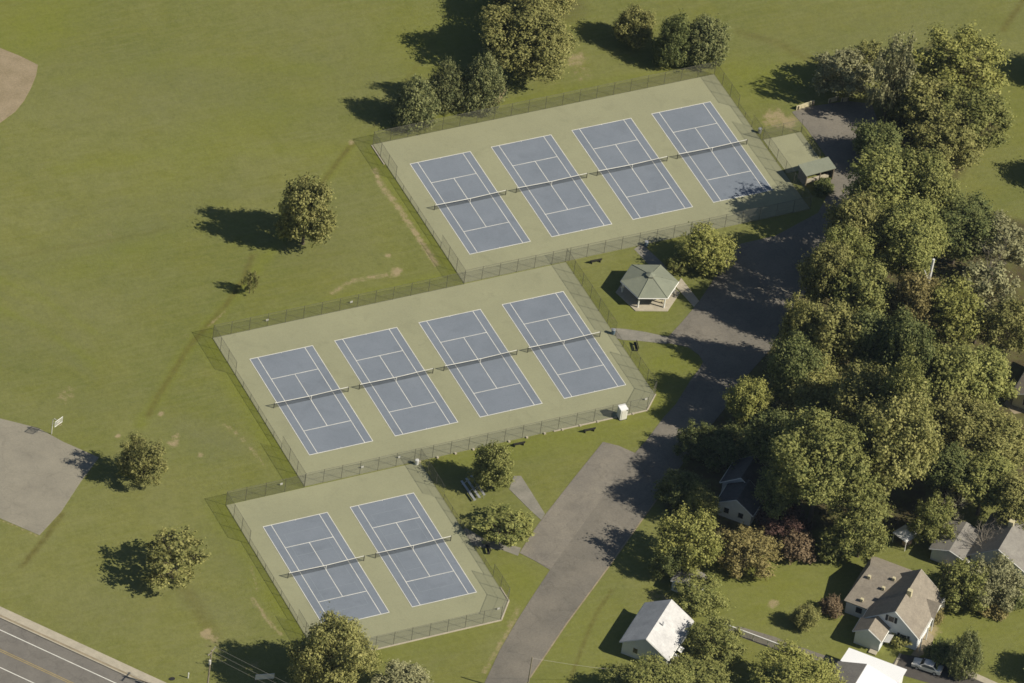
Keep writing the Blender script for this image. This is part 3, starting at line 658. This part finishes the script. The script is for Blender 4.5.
# --- bleacher with three planks
bl0, bl1 = G(461.5,480.5,.5), G(475,500,.5); d = bl1-bl0
bl = thing('bleacher', 'silver three plank bleacher in the shade of the round tree', 'bleacher', ((bl0+bl1)/2).xy.to_3d(), math.atan2(d.y,d.x))
for i, (oy, z) in enumerate(((0,.45),(.8,.75),(1.6,1.05))):
    MB().box((0,oy,z),(d.length,.36,.06)).build('plank', M['alu'], bl)
for s_ in (-1,0,1): MB().tube([(s_*d.length*.42,-.1,0),(s_*d.length*.42,1.7,1.0)], .04, 5).tube([(s_*d.length*.42,1.7,0),(s_*d.length*.42,1.7,1.0)], .04, 5).build('frame', M['alu'], bl)
# --- basketball hoop
b0 = G(51.5,434); bh = thing('basketball_hoop', 'white basketball hoop at the edge of the grey pavement', 'basketball hoop', b0, math.radians(-63))
MB().tube([(0,0,0),(0,0,3.0),(.25,0,3.35),(1.1,0,3.4)], .07, 6).build('pole', M['lamp'], bh)
k = MB(); q = [(1.15,-.9,2.75),(1.15,.9,2.75),(1.15,.9,3.8),(1.15,-.9,3.8)]
for i in range(4): k.tube([q[i], q[(i+1)%4]], .05, 4)
k.tube([(1.15,-.3,2.9),(1.15,-.3,3.3),(1.15,.3,3.3),(1.15,.3,2.9)], .03, 4)
k = k.build('backboard', M['white'], bh); MB().quad(*q).build('panel', mesh_mat('clear_board', (.6,.6,.58), .35), k)
MB().tube([(1.65+.23*math.cos(t*math.pi/6)-.2,.23*math.sin(t*math.pi/6),2.95) for t in range(13)], .02, 5, False).build('rim', M['pink'], bh)
MB().tube([(0,0,2.2),(1.1,0,3.0)], .04, 5).build('brace', M['lamp'], bh)
# --- utility poles and wires
wd = Vector((rd.x, rd.y, 0)); pn = Vector((-rd.y, rd.x, 0))
PH = 10.5; pt = G(211.7,650.2,PH); pole = Vector((pt.x,pt.y,0))
def upole(label, p, h, arm=True):
    t = thing('utility_pole', label, 'utility pole', p, math.atan2(rd.y,rd.x)+math.pi/2, 'wooden utility poles')
    MB().tube([(0,0,0),(0,0,h)], [.16,.10], 8).build('pole', M['polewood'], t)
    if arm:
        MB().box((0,0,h-.35),(2.2,.12,.12)).build('crossarm', M['polewood'], t)
        for x in (-1,.0,1.): MB().tube([(x,0,h-.3),(x,0,h-.05)], .05, 6).build('insulator', M['lamp'], t)
        MB().tube([(-.35,-.1,h-2.5),(-.35,-.1,h-1.8)], .2, 8).build('transformer', M['lamp'], t)
    return t
upole('wooden utility pole with crossarm on the lawn by the main road', pole, PH)
upole('wooden utility pole standing off along the road below the broad tree', pole+wd*42, PH)
def wire(nm, label, a, b_, sag=.8):
    pts = [a.lerp(b_, i/12) - Vector((0,0,sag*4*(i/12)*(1-i/12))) for i in range(13)]
    o0 = pts[0].copy(); o = MB().tube([p - o0 for p in pts], .022, 4).build(nm, M['wire']); o.location = o0; tag(o, label, 'wire', 'overhead wires')
for s_, nm in ((-1,'nearest the road'),(0,'in the middle'),(1,'nearest the courts')):
    wire('overhead_wire', 'overhead wire along the main road, one of three, ' + nm, pole+pn*s_+Vector((0,0,PH-.05)), pole+wd*42+pn*s_+Vector((0,0,PH-.05)))
p2 = G(532.3,657,8.2); p2.z = 0
upole('slim wooden pole on the right edge of the drive at the bottom', p2, 8.2, False)
e2 = G(610,667.5,5); wire('overhead_wire', 'pale service wire from the drive pole to the white house', p2+Vector((0,0,8.0)), e2.lerp(G(640,672,3.2), 1.0), .3)
# white sign board and marker in the grass by the road
sg = G(264,683); t = thing('sign', 'white sign board in the tree shade at the bottom edge', 'sign', sg, math.radians(-12))
MB().box((0,0,1.35),(2.9,.1,1.0)).build('board', M['white'], t)
for s_ in (-1,1): MB().box((s_*1.3,.08,.9),(.12,.12,1.8)).build('post', M['wood'], t)
t = thing('marker_post', 'short white marker post in the grass left of the utility pole', 'post', G(188,678)); MB().tube([(0,0,0),(0,0,.95)], .10, 8).build('post', M['white'], t); MB().tube([(0,0,.95),(0,0,1.1)], [.12,.06], 8).build('cap', M['white'], t)
struct(MB().prism([(G(172,679).x+.5*math.cos(a*.785), G(172,679).y+.35*math.sin(a*.785)) for a in range(8)], 0, .08).build('drain_cover', M['dark']))
# white yard fence
fa, fb = G(724,629.5), G(796,656.5); d = fb-fa; N = 5; t = thing('yard_fence', 'white railed yard fence along the back lane', 'fence', fa, math.atan2(d.y,d.x))
for i in range(N+1): MB().box((d.length*i/N,0,.6),(.12,.12,1.2)).build('post', M['white'], t)
MB().box((d.length/2,0,1.16),(d.length,.18,.12)).build('rail', M['white'], t); MB().quad((0,0,.05),(d.length,0,.05),(d.length,0,1.1),(0,0,1.1)).build('wire_mesh', mesh_mat('pale_mesh',(.5,.5,.48),.35), t)
# white garden canopy
t = thing('garden_canopy', 'small white canopy on the lawn behind the tan-roofed house', 'canopy', G(904,543), math.radians(20))
for x in (-1.3,1.3):
    for y in (-1.3,1.3): MB().box((x,y,1.0),(.1,.1,2.0)).build('post', M['white'], t)
c = MB(); q = [(-1.5,-1.5,2.),(1.5,-1.5,2.),(1.5,1.5,2.),(-1.5,1.5,2.)]
for i in range(4): c.quad(q[i], q[(i+1)%4], (0,0,2.9))
c.build('canopy_top', M['white'], t); MB().box((.2,-.4,.4),(1.4,.8,.8)).build('table', M['pink'], t)
def chair(label, p, rz):
    t = thing('garden_chair', label, 'garden chair', (p[0],p[1],0), rz, 'pale pink garden chairs')
    MB().box((0,0,.42),(.6,.6,.08)).build('seat', M['pink'], t); MB().box((0,.28,.75),(.6,.08,.7)).build('backrest', M['pink'], t)
    for x in (-.25,.25):
        for y in (-.25,.25): MB().box((x,y,.2),(.06,.06,.4)).build('leg', M['pink'], t)
chair('pale pink garden chair nearest the tan-roofed house', G2(944,577), .5); chair('pale pink garden chair nearest the grey wing', G2(950,575), -.8); chair('pale pink garden chair furthest up the lawn', G2(946,569), 2.0)

# --- silver car
def car():
    g = G(927,669); vx = Vector((.667,-.745,0)); t = thing('parked_car', 'silver sedan parked on the dark driveway', 'car', g, math.atan2(-.745,.667)+math.radians(3))
    # side profile (x along the car, + is the tail), lofted across the width with tumblehome
    prof = [(-2.35,.35),(-2.38,.62),(-2.2,.78),(-1.2,.93),(-.55,1.38),(.15,1.46),(.95,1.40),(1.65,1.03),(2.25,.98),(2.38,.70),(2.33,.35)]
    v = []; f_ = []; secs = [(-.90,.0),(-.84,1.),(.84,1.),(.90,.0)]
    b = MB(); K = len(prof)
    for y, up in ((-.9,.0),(-.86,.8),(-.66,1.),(.66,1.),(.86,.8),(.9,.0)):
        for x, z in prof:
            zz = .35 + (min(z,.95)-.35)*(1 if up else .55) if up < 1 else z
            b.v.append((x*(1 if up == 1 else .985), y, zz if up < 1 else z))
    for s_ in range(5):
        for j in range(K-1): b.f.append((s_*K+j, s_*K+j+1, (s_+1)*K+j+1, (s_+1)*K+j))
    b.f.append(tuple(range(K))); b.f.append(tuple(range(6*K-1, 5*K-1, -1))); b.quad((-2.3,-.9,.34),(2.3,-.9,.34),(2.3,.9,.34),(-2.3,.9,.34))
    b.build('body', M['silver'], t)
    MB().quad((-1.14,-.68,.975),(-1.14,.68,.975),(-.58,.62,1.385),(-.58,-.62,1.385)).build('windscreen', M['glass'], t)
    MB().quad((1.0,-.62,1.395),(1.0,.62,1.395),(1.6,.68,1.07),(1.6,-.68,1.07)).build('rear_window', M['glass'], t)
    for s_ in (-1,1): MB().quad((-1.0,s_*.865,.96),(1.45,s_*.865,.98),(.95,s_*.70,1.36),(-.5,s_*.70,1.36)).build('side_window', M['glass'], t)
    for x in (-1.45,1.42):
        for s_ in (-1,1):
            wv = MB().tube([(x,s_*.72,.33),(x,s_*.93,.33)], .33, 16).build('wheel', M['rubber'], t); MB().tube([(x,s_*.90,.33),(x,s_*.945,.33)], .2, 12).build('rim', M['alu'], wv)
    for s_ in (-1,1):
        MB().box((-2.33,s_*.62,.66),(.12,.4,.14)).build('headlight', M['lamp'], t); MB().box((2.34,s_*.65,.78),(.1,.34,.14)).build('tail_light', M['pink'], t)
        MB().box((-.85,s_*.98,.98),(.14,.18,.12)).build('side_mirror', M['silver'], t)
car()

# ------------------------------------------------------------------ trees
def crown_mesh(name, lobes, nleaf, leaf, clump=.9, seed=0, droop=0., inner=.15):
    """lobes: (cx,cy,cz,r,rz). Leaf faces gathered in clumps spread through and over every lobe."""
    r = np.random.default_rng(seed); A = np.array(lobes, float); wgt = A[:,3]**2; wgt /= wgt.sum()
    ncl = max(20, nleaf//12); li = r.choice(len(A), ncl, p=wgt)
    d = r.normal(size=(ncl,3)); d /= np.linalg.norm(d, axis=1)[:,None]
    rad = np.where(r.random(ncl) < inner, r.random(ncl)*.7, .64+.46*r.random(ncl)**.8+.20*(r.random(ncl) < .12))
    C = A[li,:3] + d*rad[:,None]*np.stack([A[li,3],A[li,3],A[li,4]],1)
    out = d*np.stack([1/A[li,3],1/A[li,3],1/A[li,4]],1); out /= np.linalg.norm(out,axis=1)[:,None]
    LPC = 12; k = np.repeat(np.arange(ncl), LPC); n_ = len(k)
    csz = clump*(.55+.75*r.random(ncl))
    ax = out*.7+np.array([0,0,.55])+r.normal(size=(ncl,3))*.35; ax /= np.linalg.norm(ax,axis=1)[:,None]
    along = r.normal(size=n_)*.55; off = r.normal(size=(n_,3))*.27*(1-.35*np.clip(along,-.5,1))[:,None]
    off = (off + ax[k]*along[:,None])*csz[k][:,None]
    P = C[k]+off; P[:,2] -= droop*np.abs(r.normal(size=n_))
    offn = off/(np.linalg.norm(off,axis=1)[:,None]+1e-6)
    N = out[k]*.55+offn*.7+r.normal(size=(n_,3))*.5+np.array([0,0,.45]); N /= np.linalg.norm(N,axis=1)[:,None]
    T = np.cross(N, r.normal(size=(n_,3))); T /= np.linalg.norm(T,axis=1)[:,None]; B = np.cross(N,T)
    s = leaf*(.6+.8*r.random(n_))[:,None]; w2 = s*(.55+.3*r.random(n_))[:,None]
    keep = P[:,2] > .15
    P,T,B,s,w2,N,k,along = P[keep],T[keep],B[keep],s[keep],w2[keep],N[keep],k[keep],along[keep]; n_ = len(P)
    bend = N*s*.25
    Vv = np.stack([P-T*s, P+B*w2-bend, P+T*s, P-B*w2-bend],1).reshape(-1,3)
    me = bpy.data.meshes.new(name); npmesh(me, Vv, np.arange(n_*4).reshape(-1,4))
    tint = np.clip(.5+.30*r.normal(size=ncl)[k]+.20*r.normal(size=n_)+.12*along, 0, 1)
    a = me.attributes.new('tint','FLOAT','POINT'); a.data.foreach_set('value', np.repeat(tint,4).astype(np.float32))
    me.materials.append(LEAF['olive']); return me
def limbs_mesh(name, H0, r0, targets, seed, twigs=0, multi=False):
    rr = random.Random(seed); b = MB()
    top = max(t[2] for t in targets)*.8
    lean = (rr.uniform(-.3,.3), rr.uniform(-.3,.3))
    def tp(z): q = z/top; return Vector((lean[0]*q, lean[1]*q, z))
    if not multi: b.tube([(0,0,-.1)]+[tuple(tp(top*q)) for q in (.06,.3,.6,1.)], [r0*1.35,r0,r0*.8,r0*.5,r0*.15], 7)
    for (x,y,z) in targets:
        st = tp(rr.uniform(.35,.75)*min(z,top)) if not multi else Vector((rr.uniform(-.15,.15),rr.uniform(-.15,.15),0))
        e = Vector((x,y,z)); mid = st.lerp(e,.5)+Vector((rr.uniform(-.4,.4),rr.uniform(-.4,.4),.3))
        b.tube([st,mid,e], [r0*.42,r0*.26,r0*.08], 5)
        for _ in range(twigs):
            q = mid.lerp(e, rr.random()); e2 = q+Vector((rr.uniform(-1.3,1.3),rr.uniform(-1.3,1.3),rr.uniform(.2,1.6))); m2 = q.lerp(e2,.5)+Vector((rr.uniform(-.2,.2),rr.uniform(-.2,.2),.1))
            b.tube([q,m2,e2], [r0*.14,r0*.09,r0*.03], 4)
            for _ in range(2):
                q2 = m2.lerp(e2, rr.random()); b.tube([q2, q2+Vector((rr.uniform(-.7,.7),rr.uniform(-.7,.7),rr.uniform(0,.8)))], [r0*.06,r0*.02], 3)
    o = b.build(name, M['bark']); me = o.data; bpy.data.objects.remove(o); return me
R_, SZ = 5.0, 5.5            # unit crown: radius 5 m, half height 5.5 m
def lobes_broad(seed, n=13, spread=.64, rs=(.26,.50), clear=.35, flat=1., top=1.):
    rr = random.Random(seed); L = [(0,0,clear+SZ,R_*.6,SZ*.72*flat)]
    for i in range(n):
        a = i*2.399+rr.uniform(-.4,.4); h = -.85+1.75*(i+.5)/n; rad = math.sqrt(max(0,1-h*h*h*h*.75))*spread*(.55+.45*((i*7)%5)/4 if h > .3 else 1)*R_*rr.uniform(.75,1.18)
        r = R_*rr.uniform(*rs)*(1-.25*max(h,0)); L.append((rad*math.cos(a), rad*math.sin(a), clear+SZ+h*SZ*.72*top, r, r*.9))
    return L
def lobes_column(seed, clear=.3):
    rr = random.Random(seed); L = []
    for i in range(16):
        h = i/15; rad = R_*(.97*(1-h**1.7)**.75+.08)*(1 if h > .12 else .85); z = clear+.7+h*(2*SZ-1.0)
        for j in range(5 if h < .75 else 3 if h < .92 else 1):
            a = rr.uniform(0,6.28); q = rad*.58; r = max(.55, rad*rr.uniform(.38,.55)); L.append((q*math.cos(a), q*math.sin(a), z+rr.uniform(-.3,.3), r, r*.62))
    return L
PROTO = {}; TALL = 5.0
def proto(kind, lobes, nleaf, leaf, clump, seed, r0=.28, droop=0., inner=.15, twigs=0, multi=False, nl=9):
    c = crown_mesh('crown', lobes, nleaf, leaf, clump, seed, droop, inner) if nleaf else None
    tg = [(l[0],l[1],l[2]) for l in sorted(lobes[1:], key=lambda l:-l[3])[:nl]]
    PROTO[kind] = (c, limbs_mesh('trunk', 2, r0, tg, seed, twigs, multi), limbs_mesh('trunk', 2, r0, [(a,b_,z+TALL) for a,b_,z in tg], seed, twigs, multi))
for i in range(5): proto('broad%d'%i, lobes_broad(20+i, 12+i, .60+.03*i), 22000, .17, .82+.05*i, i)
for i in range(3): proto('clumpy%d'%i, lobes_broad(40+i, 20, .72, (.22,.36)), 20000, .17, .8, 50+i)
for i in range(2): proto('round%d'%i, lobes_broad(50+i, 16, .55, (.40,.5)), 20000, .165, .7, 60+i)
for i in range(2): proto('big%d'%i, lobes_broad(110+i, 26, .74, (.24,.36)), 50000, .115, .55, 110+i)
for i in range(3): proto('airy%d'%i, lobes_broad(120+i, 26, .8, (.18,.30)), 12500, .17, .85, 120+i, r0=.24, twigs=3, nl=16, inner=.3)
for i in range(2): proto('sparse%d'%i, lobes_broad(70+i, 22, .78, (.16,.28)), 5200, .21, .75, 70+i, r0=.22, twigs=4, nl=16, inner=.3)
for i in range(3): proto('conifer%d'%i, lobes_column(80+i), 20000, .155, .80, 80+i, droop=.10, nl=6)
for i in range(2): proto('shrub%d'%i, lobes_broad(90+i, 12, .6, (.34,.5), clear=-.9), 9500, .26, .8, 90+i, r0=.16, multi=True)
proto('spread0', lobes_broad(99, 24, .85, (.2,.3), clear=2.0, flat=.5, top=.55), 9500, .24, .9, 99, r0=.3, droop=.1)
proto('bare0', lobes_broad(95, 18, .8, (.2,.3), clear=1.2), 0, .2, 1, 95, r0=.24, twigs=9, nl=18); proto('bare1', lobes_broad(96, 16, .6, (.2,.3), clear=1.2), 500, .2, .8, 96, r0=.2, twigs=8, nl=16)
KS = {'broad':5,'clumpy':3,'round':2,'sparse':2,'big':2,'airy':3,'conifer':3,'shrub':2,'spread':1,'bare':2}; _cnt = {}
CLEAR = {'shrub':-.9,'conifer':.3,'spread':2.0}
NAMEOF = {'conifer':'evergreen_tree','shrub':'shrub','bare':'bare_tree'}
def tree(cx, cy, wpx, hpx, kind, color, label, group=None, bark='bark', name=None, sz=None, tall=False):
    if kind in ('broad','clumpy') and wpx > 74: kind = 'big'
    i = _cnt.get(kind, 0); _cnt[kind] = i+1; i %= KS[kind]; crown, trunk, trunk_tall = PROTO['%s%d'%(kind,i)]
    rad = wpx/2/6.15
    if sz is None: sz = max(((hpx-6.0*rad)/4.72+.6)/2, .58*rad)
    if kind == 'conifer': sz = (hpx-3.7*rad)/4.72/2
    clear = CLEAR.get(kind, .35) + (TALL if tall else 0); ks = rad/5.05; kz = sz/SZ
    if tall: trunk = trunk_tall
    zc = (clear+SZ)*kz; g = G(cx, cy, zc)
    nm = name or NAMEOF.get(kind, 'tree')
    t = thing(nm, label, 'shrub' if kind == 'shrub' else 'tree', (g.x,g.y,0), random.uniform(0,6.28), group); t.scale = (ks,ks,kz)
    for me_, n_, m_ in ((trunk,'trunk',M[bark]), (crown,'crown',LEAF[color])):
        if me_ is None: continue
        o = bpy.data.objects.new(n_ if not (n_=='trunk' and kind=='shrub') else 'stem', me_); COL.objects.link(o); o.parent = t
        if tall and n_ == 'crown': o.location.z = TALL
        o.material_slots[0].link = 'OBJECT'; o.material_slots[0].material = m_
    return t
LG = 'single trees on the open grass'; CG = 'evergreens and trees along the upper fence'; WG_ = 'trees of the wood right of the drive'; YG = 'trees and shrubs in the house yards'
T_ = tree
T_(416,98,49,60,'conifer','conifer','dark evergreen, leftmost of the three in a row above the fence',CG)
T_(447,80,42,60,'conifer','conifer','dark evergreen, middle one of the three in a row above the fence',CG)
T_(483,78,47,68,'conifer','conifer','dark evergreen, rightmost and largest of the three in a row above the fence',CG)
T_(530,34,100,116,'broad','olive','very large round tree touching the top edge above the evergreens',CG,sz=6.3)
T_(536,-16,84,80,'broad','olive','tree mostly beyond the top edge behind the very large round tree',CG,sz=6.0)
T_(634,24,44,54,'clumpy','olive','lighter leaved tree left of the two dark ones at the upper fence',CG)
T_(676,36,42,66,'conifer','dark','narrow dark tree, left one of the touching pair at the upper fence corner',CG)
T_(706,40,50,66,'round','conifer','bushy dark tree, right one of the touching pair at the upper fence corner',CG)
T_(307,209,61,94,'clumpy','olive','lone mottled olive tree on the grass left of the upper block',LG,sz=6.9)
T_(251,281,17,26,'sparse','olive','thin young tree at the ditch above the middle block',LG,sz=2.4)
T_(145,458,48,70,'airy','olive','lone tree casting its shadow onto the grey basketball pavement',LG,sz=4.2)
T_(174,556,68,66,'sparse','olive','pale thin leaved tree on the lawn below the basketball pavement',LG,sz=4.3)
T_(333,652,80,104,'broad','olive','broad tree overlapping the bottom corner of the lowest courts',LG)
T_(405,688,62,58,'clumpy','grey','pale grey green tree at the bottom edge right of the broad tree',LG)
T_(494,464,43,60,'clumpy','green','round tree shading the silver bleacher',LG)
T_(506,525,58,38,'sparse','green','low feathery tree over the entry path of the lowest block',LG,sz=2.1)
T_(519,526,32,32,'sparse','yellow','smaller feathery tree touching the parking drive edge',LG,sz=1.8)
T_(705,248,58,60,'round','yellow','bright yellow-green tree between the gazebo and the upper fence',LG)
T_(676,264,26,26,'sparse','green','small green tree leaning against the yellow-green tree by the gazebo',LG)
# wood, from the top down
WT = [
 (845,70,66,62,'airy','grey','pale airy tree over the cream barriers with its shadow on the lawn'),
 (893,72,48,112,'sparse','grey','tall pale tree at the head of the wood'),
 (868,58,40,46,'sparse','olive','small thin tree touching the left side of the tall pale tree'),
 (965,62,92,92,'airy','yellow','light yellow-green tree highest at the right of the wood'),
 (921,100,70,80,'broad','olive','olive tree between the tall pale tree and the yellow-green one'),
 (975,112,80,84,'airy','green','wide green tree under the highest yellow-green tree'),
 (948,140,78,80,'airy','olive','olive tree on the right shoulder of the wood, above the gap of lawn'),
 (878,142,58,56,'broad','dark','dark tree between the drive head and the olive trees at the top of the wood'),
 (884,185,84,84,'round','green','bright round tree just right of the green roofed shelter'),
 (926,182,64,76,'broad','green','green tree right of the bright round one beside the shelter'),
 (857,224,62,84,'clumpy','olive','tall olive tree overhanging the lot below the shelter'),
 (909,236,84,96,'broad','green','large crown in the wood level with the yellow-green park tree'),
 (843,250,50,74,'airy','green','loose green tree overhanging the lot, between the tall olive and the mottled one'),
 (826,272,54,84,'clumpy','olive','mottled tree at the wood edge level with the gazebo'),
 (804,322,42,62,'airy','olive','loose leaved tree at the wood edge where the drive narrows'),
 (863,290,62,84,'broad','green','tree in the wood just right of the mottled edge tree'),
 (960,222,72,74,'broad','dark','dark tree facing the lawn gap on the right'),
 (1003,240,64,70,'sparse','grey','greyish thin tree at the right edge beside the lawn gap'),
 (985,290,66,84,'sparse','grey','greyish tree with pale bare stems right of the dark hollow'),
 (915,300,56,66,'broad','brown','brownish tree over the dark hollow of the wood'),
 (952,312,72,86,'clumpy','yellow','yellow-green crown in the middle of the wood, right half'),
 (1010,325,60,80,'airy','olive','olive tree at the right edge above the tan house corner'),
 (835,335,66,78,'clumpy','olive','olive tree over the narrow neck of the drive'),
 (872,345,58,70,'broad','dark','dark tree at the centre of the wood'),
 (905,350,52,90,'broad','dark','tall narrow dark tree in the hollow of the wood'),
 (795,362,50,56,'broad','dark','dark small tree at the wood edge by the grass wedge'),
 (748,398,46,54,'clumpy','yellow','bright light green tree standing out at the drive edge'),
 (811,392,66,68,'broad','olive','tree right of the bright light green edge tree'),
 (862,398,64,92,'broad','olive','tall crown in the wood left of the pointed ones'),
 (905,390,56,104,'conifer','green','tall pointed green crown in the middle of the wood'),
 (950,372,66,86,'broad','green','green crown below the yellow-green one in the wood'),
 (985,376,66,80,'clumpy','green','light crown left of the tan house corner'),
 (1000,440,70,60,'broad','olive','tree at the right edge just below the tan house corner'),
 (955,418,70,74,'clumpy','olive','mottled crown above the deep shade by the right houses'),
 (772,436,52,70,'broad','dark','dark tree between the bright edge tree and the largest crown'),
 (822,455,104,120,'broad','green','largest bright crown at the lower left of the wood'),
 (896,438,74,112,'broad','olive','tall olive crown right of the largest bright one'),
 (950,468,52,54,'broad','dark','dark tree over the shaded hollow above the grey roofed house'),
 (985,478,66,44,'clumpy','green','green tree directly above the grey roofed house'),
 (1020,500,56,56,'broad','olive','tree at the right edge above the grey roofed house'),
 (728,446,60,52,'airy','dark','dark tree directly above the hidden dark-roofed house'),
 (696,442,40,42,'airy','dark','dark tree leaning over the drive left of the hidden house'),
 (682,488,48,46,'airy','dark','dark green tree at the drive edge left of the hidden house'),
 (700,505,36,40,'broad','green','small green tree touching the left wall of the hidden house'),
 (780,485,46,54,'broad','dark','dark tree right of the hidden dark-roofed house'),
 (860,500,60,60,'clumpy','green','light crown at the lower rim of the wood above the yard'),
]
for a in WT: T_(*a, WG_, tall=(a[1] > 165 and not (a[0] < 742 and a[1] > 430)), sz=3.2 if (a[0] < 742 and a[1] > 430) else max(3.9 if (a[0] > 930 or a[1] > 380 or a[1] < 165) else 5.0 if a[:2] == (857,224) else 6.0, ((a[3]-6.0*a[2]/12.3)/4.72+.6)/2))
T_(990,266,42,58,'bare','grey','pale bare branched tree rising near the right rim of the wood',WG_,bark='pale_bark',sz=6.)
T_(824,186,24,20,'shrub','dark','dark shrub in front of the green roofed shelter',WG_)
# yards
T_(691,538,60,88,'airy','yellow','tall yellow-green tree between the drive and the brown round tree',YG,sz=5.4)
T_(666,560,32,44,'airy','dark','dark tree on the drive side of the tall yellow-green one',YG)
T_(747,550,60,58,'airy','brown','round brownish tree below the hidden dark-roofed house',YG)
T_(798,546,38,38,'shrub','red','reddish bush at the left rim of the back lawn',YG)
T_(783,516,46,40,'broad','purple','deep purple tree above the reddish bush',YG)
T_(833,545,36,42,'shrub','green','green bush right of the reddish bush',YG)
T_(862,533,50,66,'airy','green','green yard tree left of the white garden canopy',YG)
T_(935,520,44,62,'airy','green','thin crowned tree with dark trunk behind the tan-roofed house',YG)
T_(952,510,46,54,'bare','grey','bare branched tree above the grassy gap by the grey wing',YG,bark='pale_bark')
T_(984,540,44,54,'bare','grey','bare branched tree in front of the grey-roofed house',YG,bark='pale_bark')
T_(964,582,54,64,'airy','green','green bushy tree left part of the cluster below the grey wing',YG)
T_(996,580,54,66,'airy','grey','pale green tree right part of the cluster below the grey wing',YG)
T_(992,604,34,26,'shrub','brown','brownish shrub at the foot of the pale green tree',YG)
T_(1012,598,26,30,'shrub','dark','dark shrub right of the brownish shrub',YG)
T_(968,650,34,54,'conifer','conifer','dark pointed evergreen beside the driveway',YG)
T_(944,652,34,34,'shrub','dark','low dark shrub between the silver car and the pointed evergreen',YG)
T_(934,614,24,18,'shrub','brown','low flowering brown shrub before the porch of the tan-roofed house',YG)
T_(900,636,28,16,'shrub','olive','low shrub under the shuttered windows',YG)
T_(806,616,28,30,'clumpy','olive','small round tree alone on the yard lawn',YG)
T_(832,606,25,26,'shrub','red','small reddish shrub beside the small round tree',YG)
T_(700,594,52,56,'airy','green','leafy tree overhanging the garden shed',YG,sz=2.4)
T_(718,640,54,60,'airy','green','leafy tree overhanging the right slope of the white house',YG,sz=3.4)
T_(700,676,62,46,'clumpy','green','leafy tree at the bottom edge right of the white house',YG,sz=2.2)
T_(652,692,84,52,'clumpy','green','leafy tree hiding the foot of the white house',YG,sz=3.9)
T_(798,682,84,50,'clumpy','yellow','light crowned tree at the bottom edge left of the white roofed garage',YG)
T_(1052,662,48,50,'broad','olive','tree just beyond the right edge shading the corner lawn',YG)
T_(1064,66,60,60,'broad','olive','tree beyond the right edge shading the far upper lawn',YG)
T_(1072,168,60,60,'broad','olive','tree beyond the right edge shading the lawn gap',YG)
# dead white trunk in the wood
dt = G(914,348); t = thing('dead_trunk', 'bleached white dead trunk standing inside the wood', 'tree', (dt.x,dt.y,0)); MB().tube([(0,0,0),(.2,.1,9),(.6,.2,18.5)], [.36,.34,.22], 7).build('trunk', M['white'], t)
MB().tube([(.4,.1,14),(-.7,.3,16.5)], [.14,.05], 5).build('limb', M['white'], t)

# ------------------------------------------------------------------ thin summer air
hz = MB(); hz.box((-190., -400., 405.), (1100., 1300., 812.)); hm = bpy.data.materials.new('air'); hm.use_nodes = True; hn = hm.node_tree
hn.nodes.remove(hn.nodes['Principled BSDF']); pv = hn.nodes.new('ShaderNodeVolumePrincipled'); pv.inputs['Color'].default_value = (.55,.72,.95,1); pv.inputs['Density'].default_value = 1.3e-5
hn.links.new(pv.outputs[0], hn.nodes['Material Output'].inputs['Volume'])
ho = hz.build('haze', hm); ho['kind'] = 'stuff'
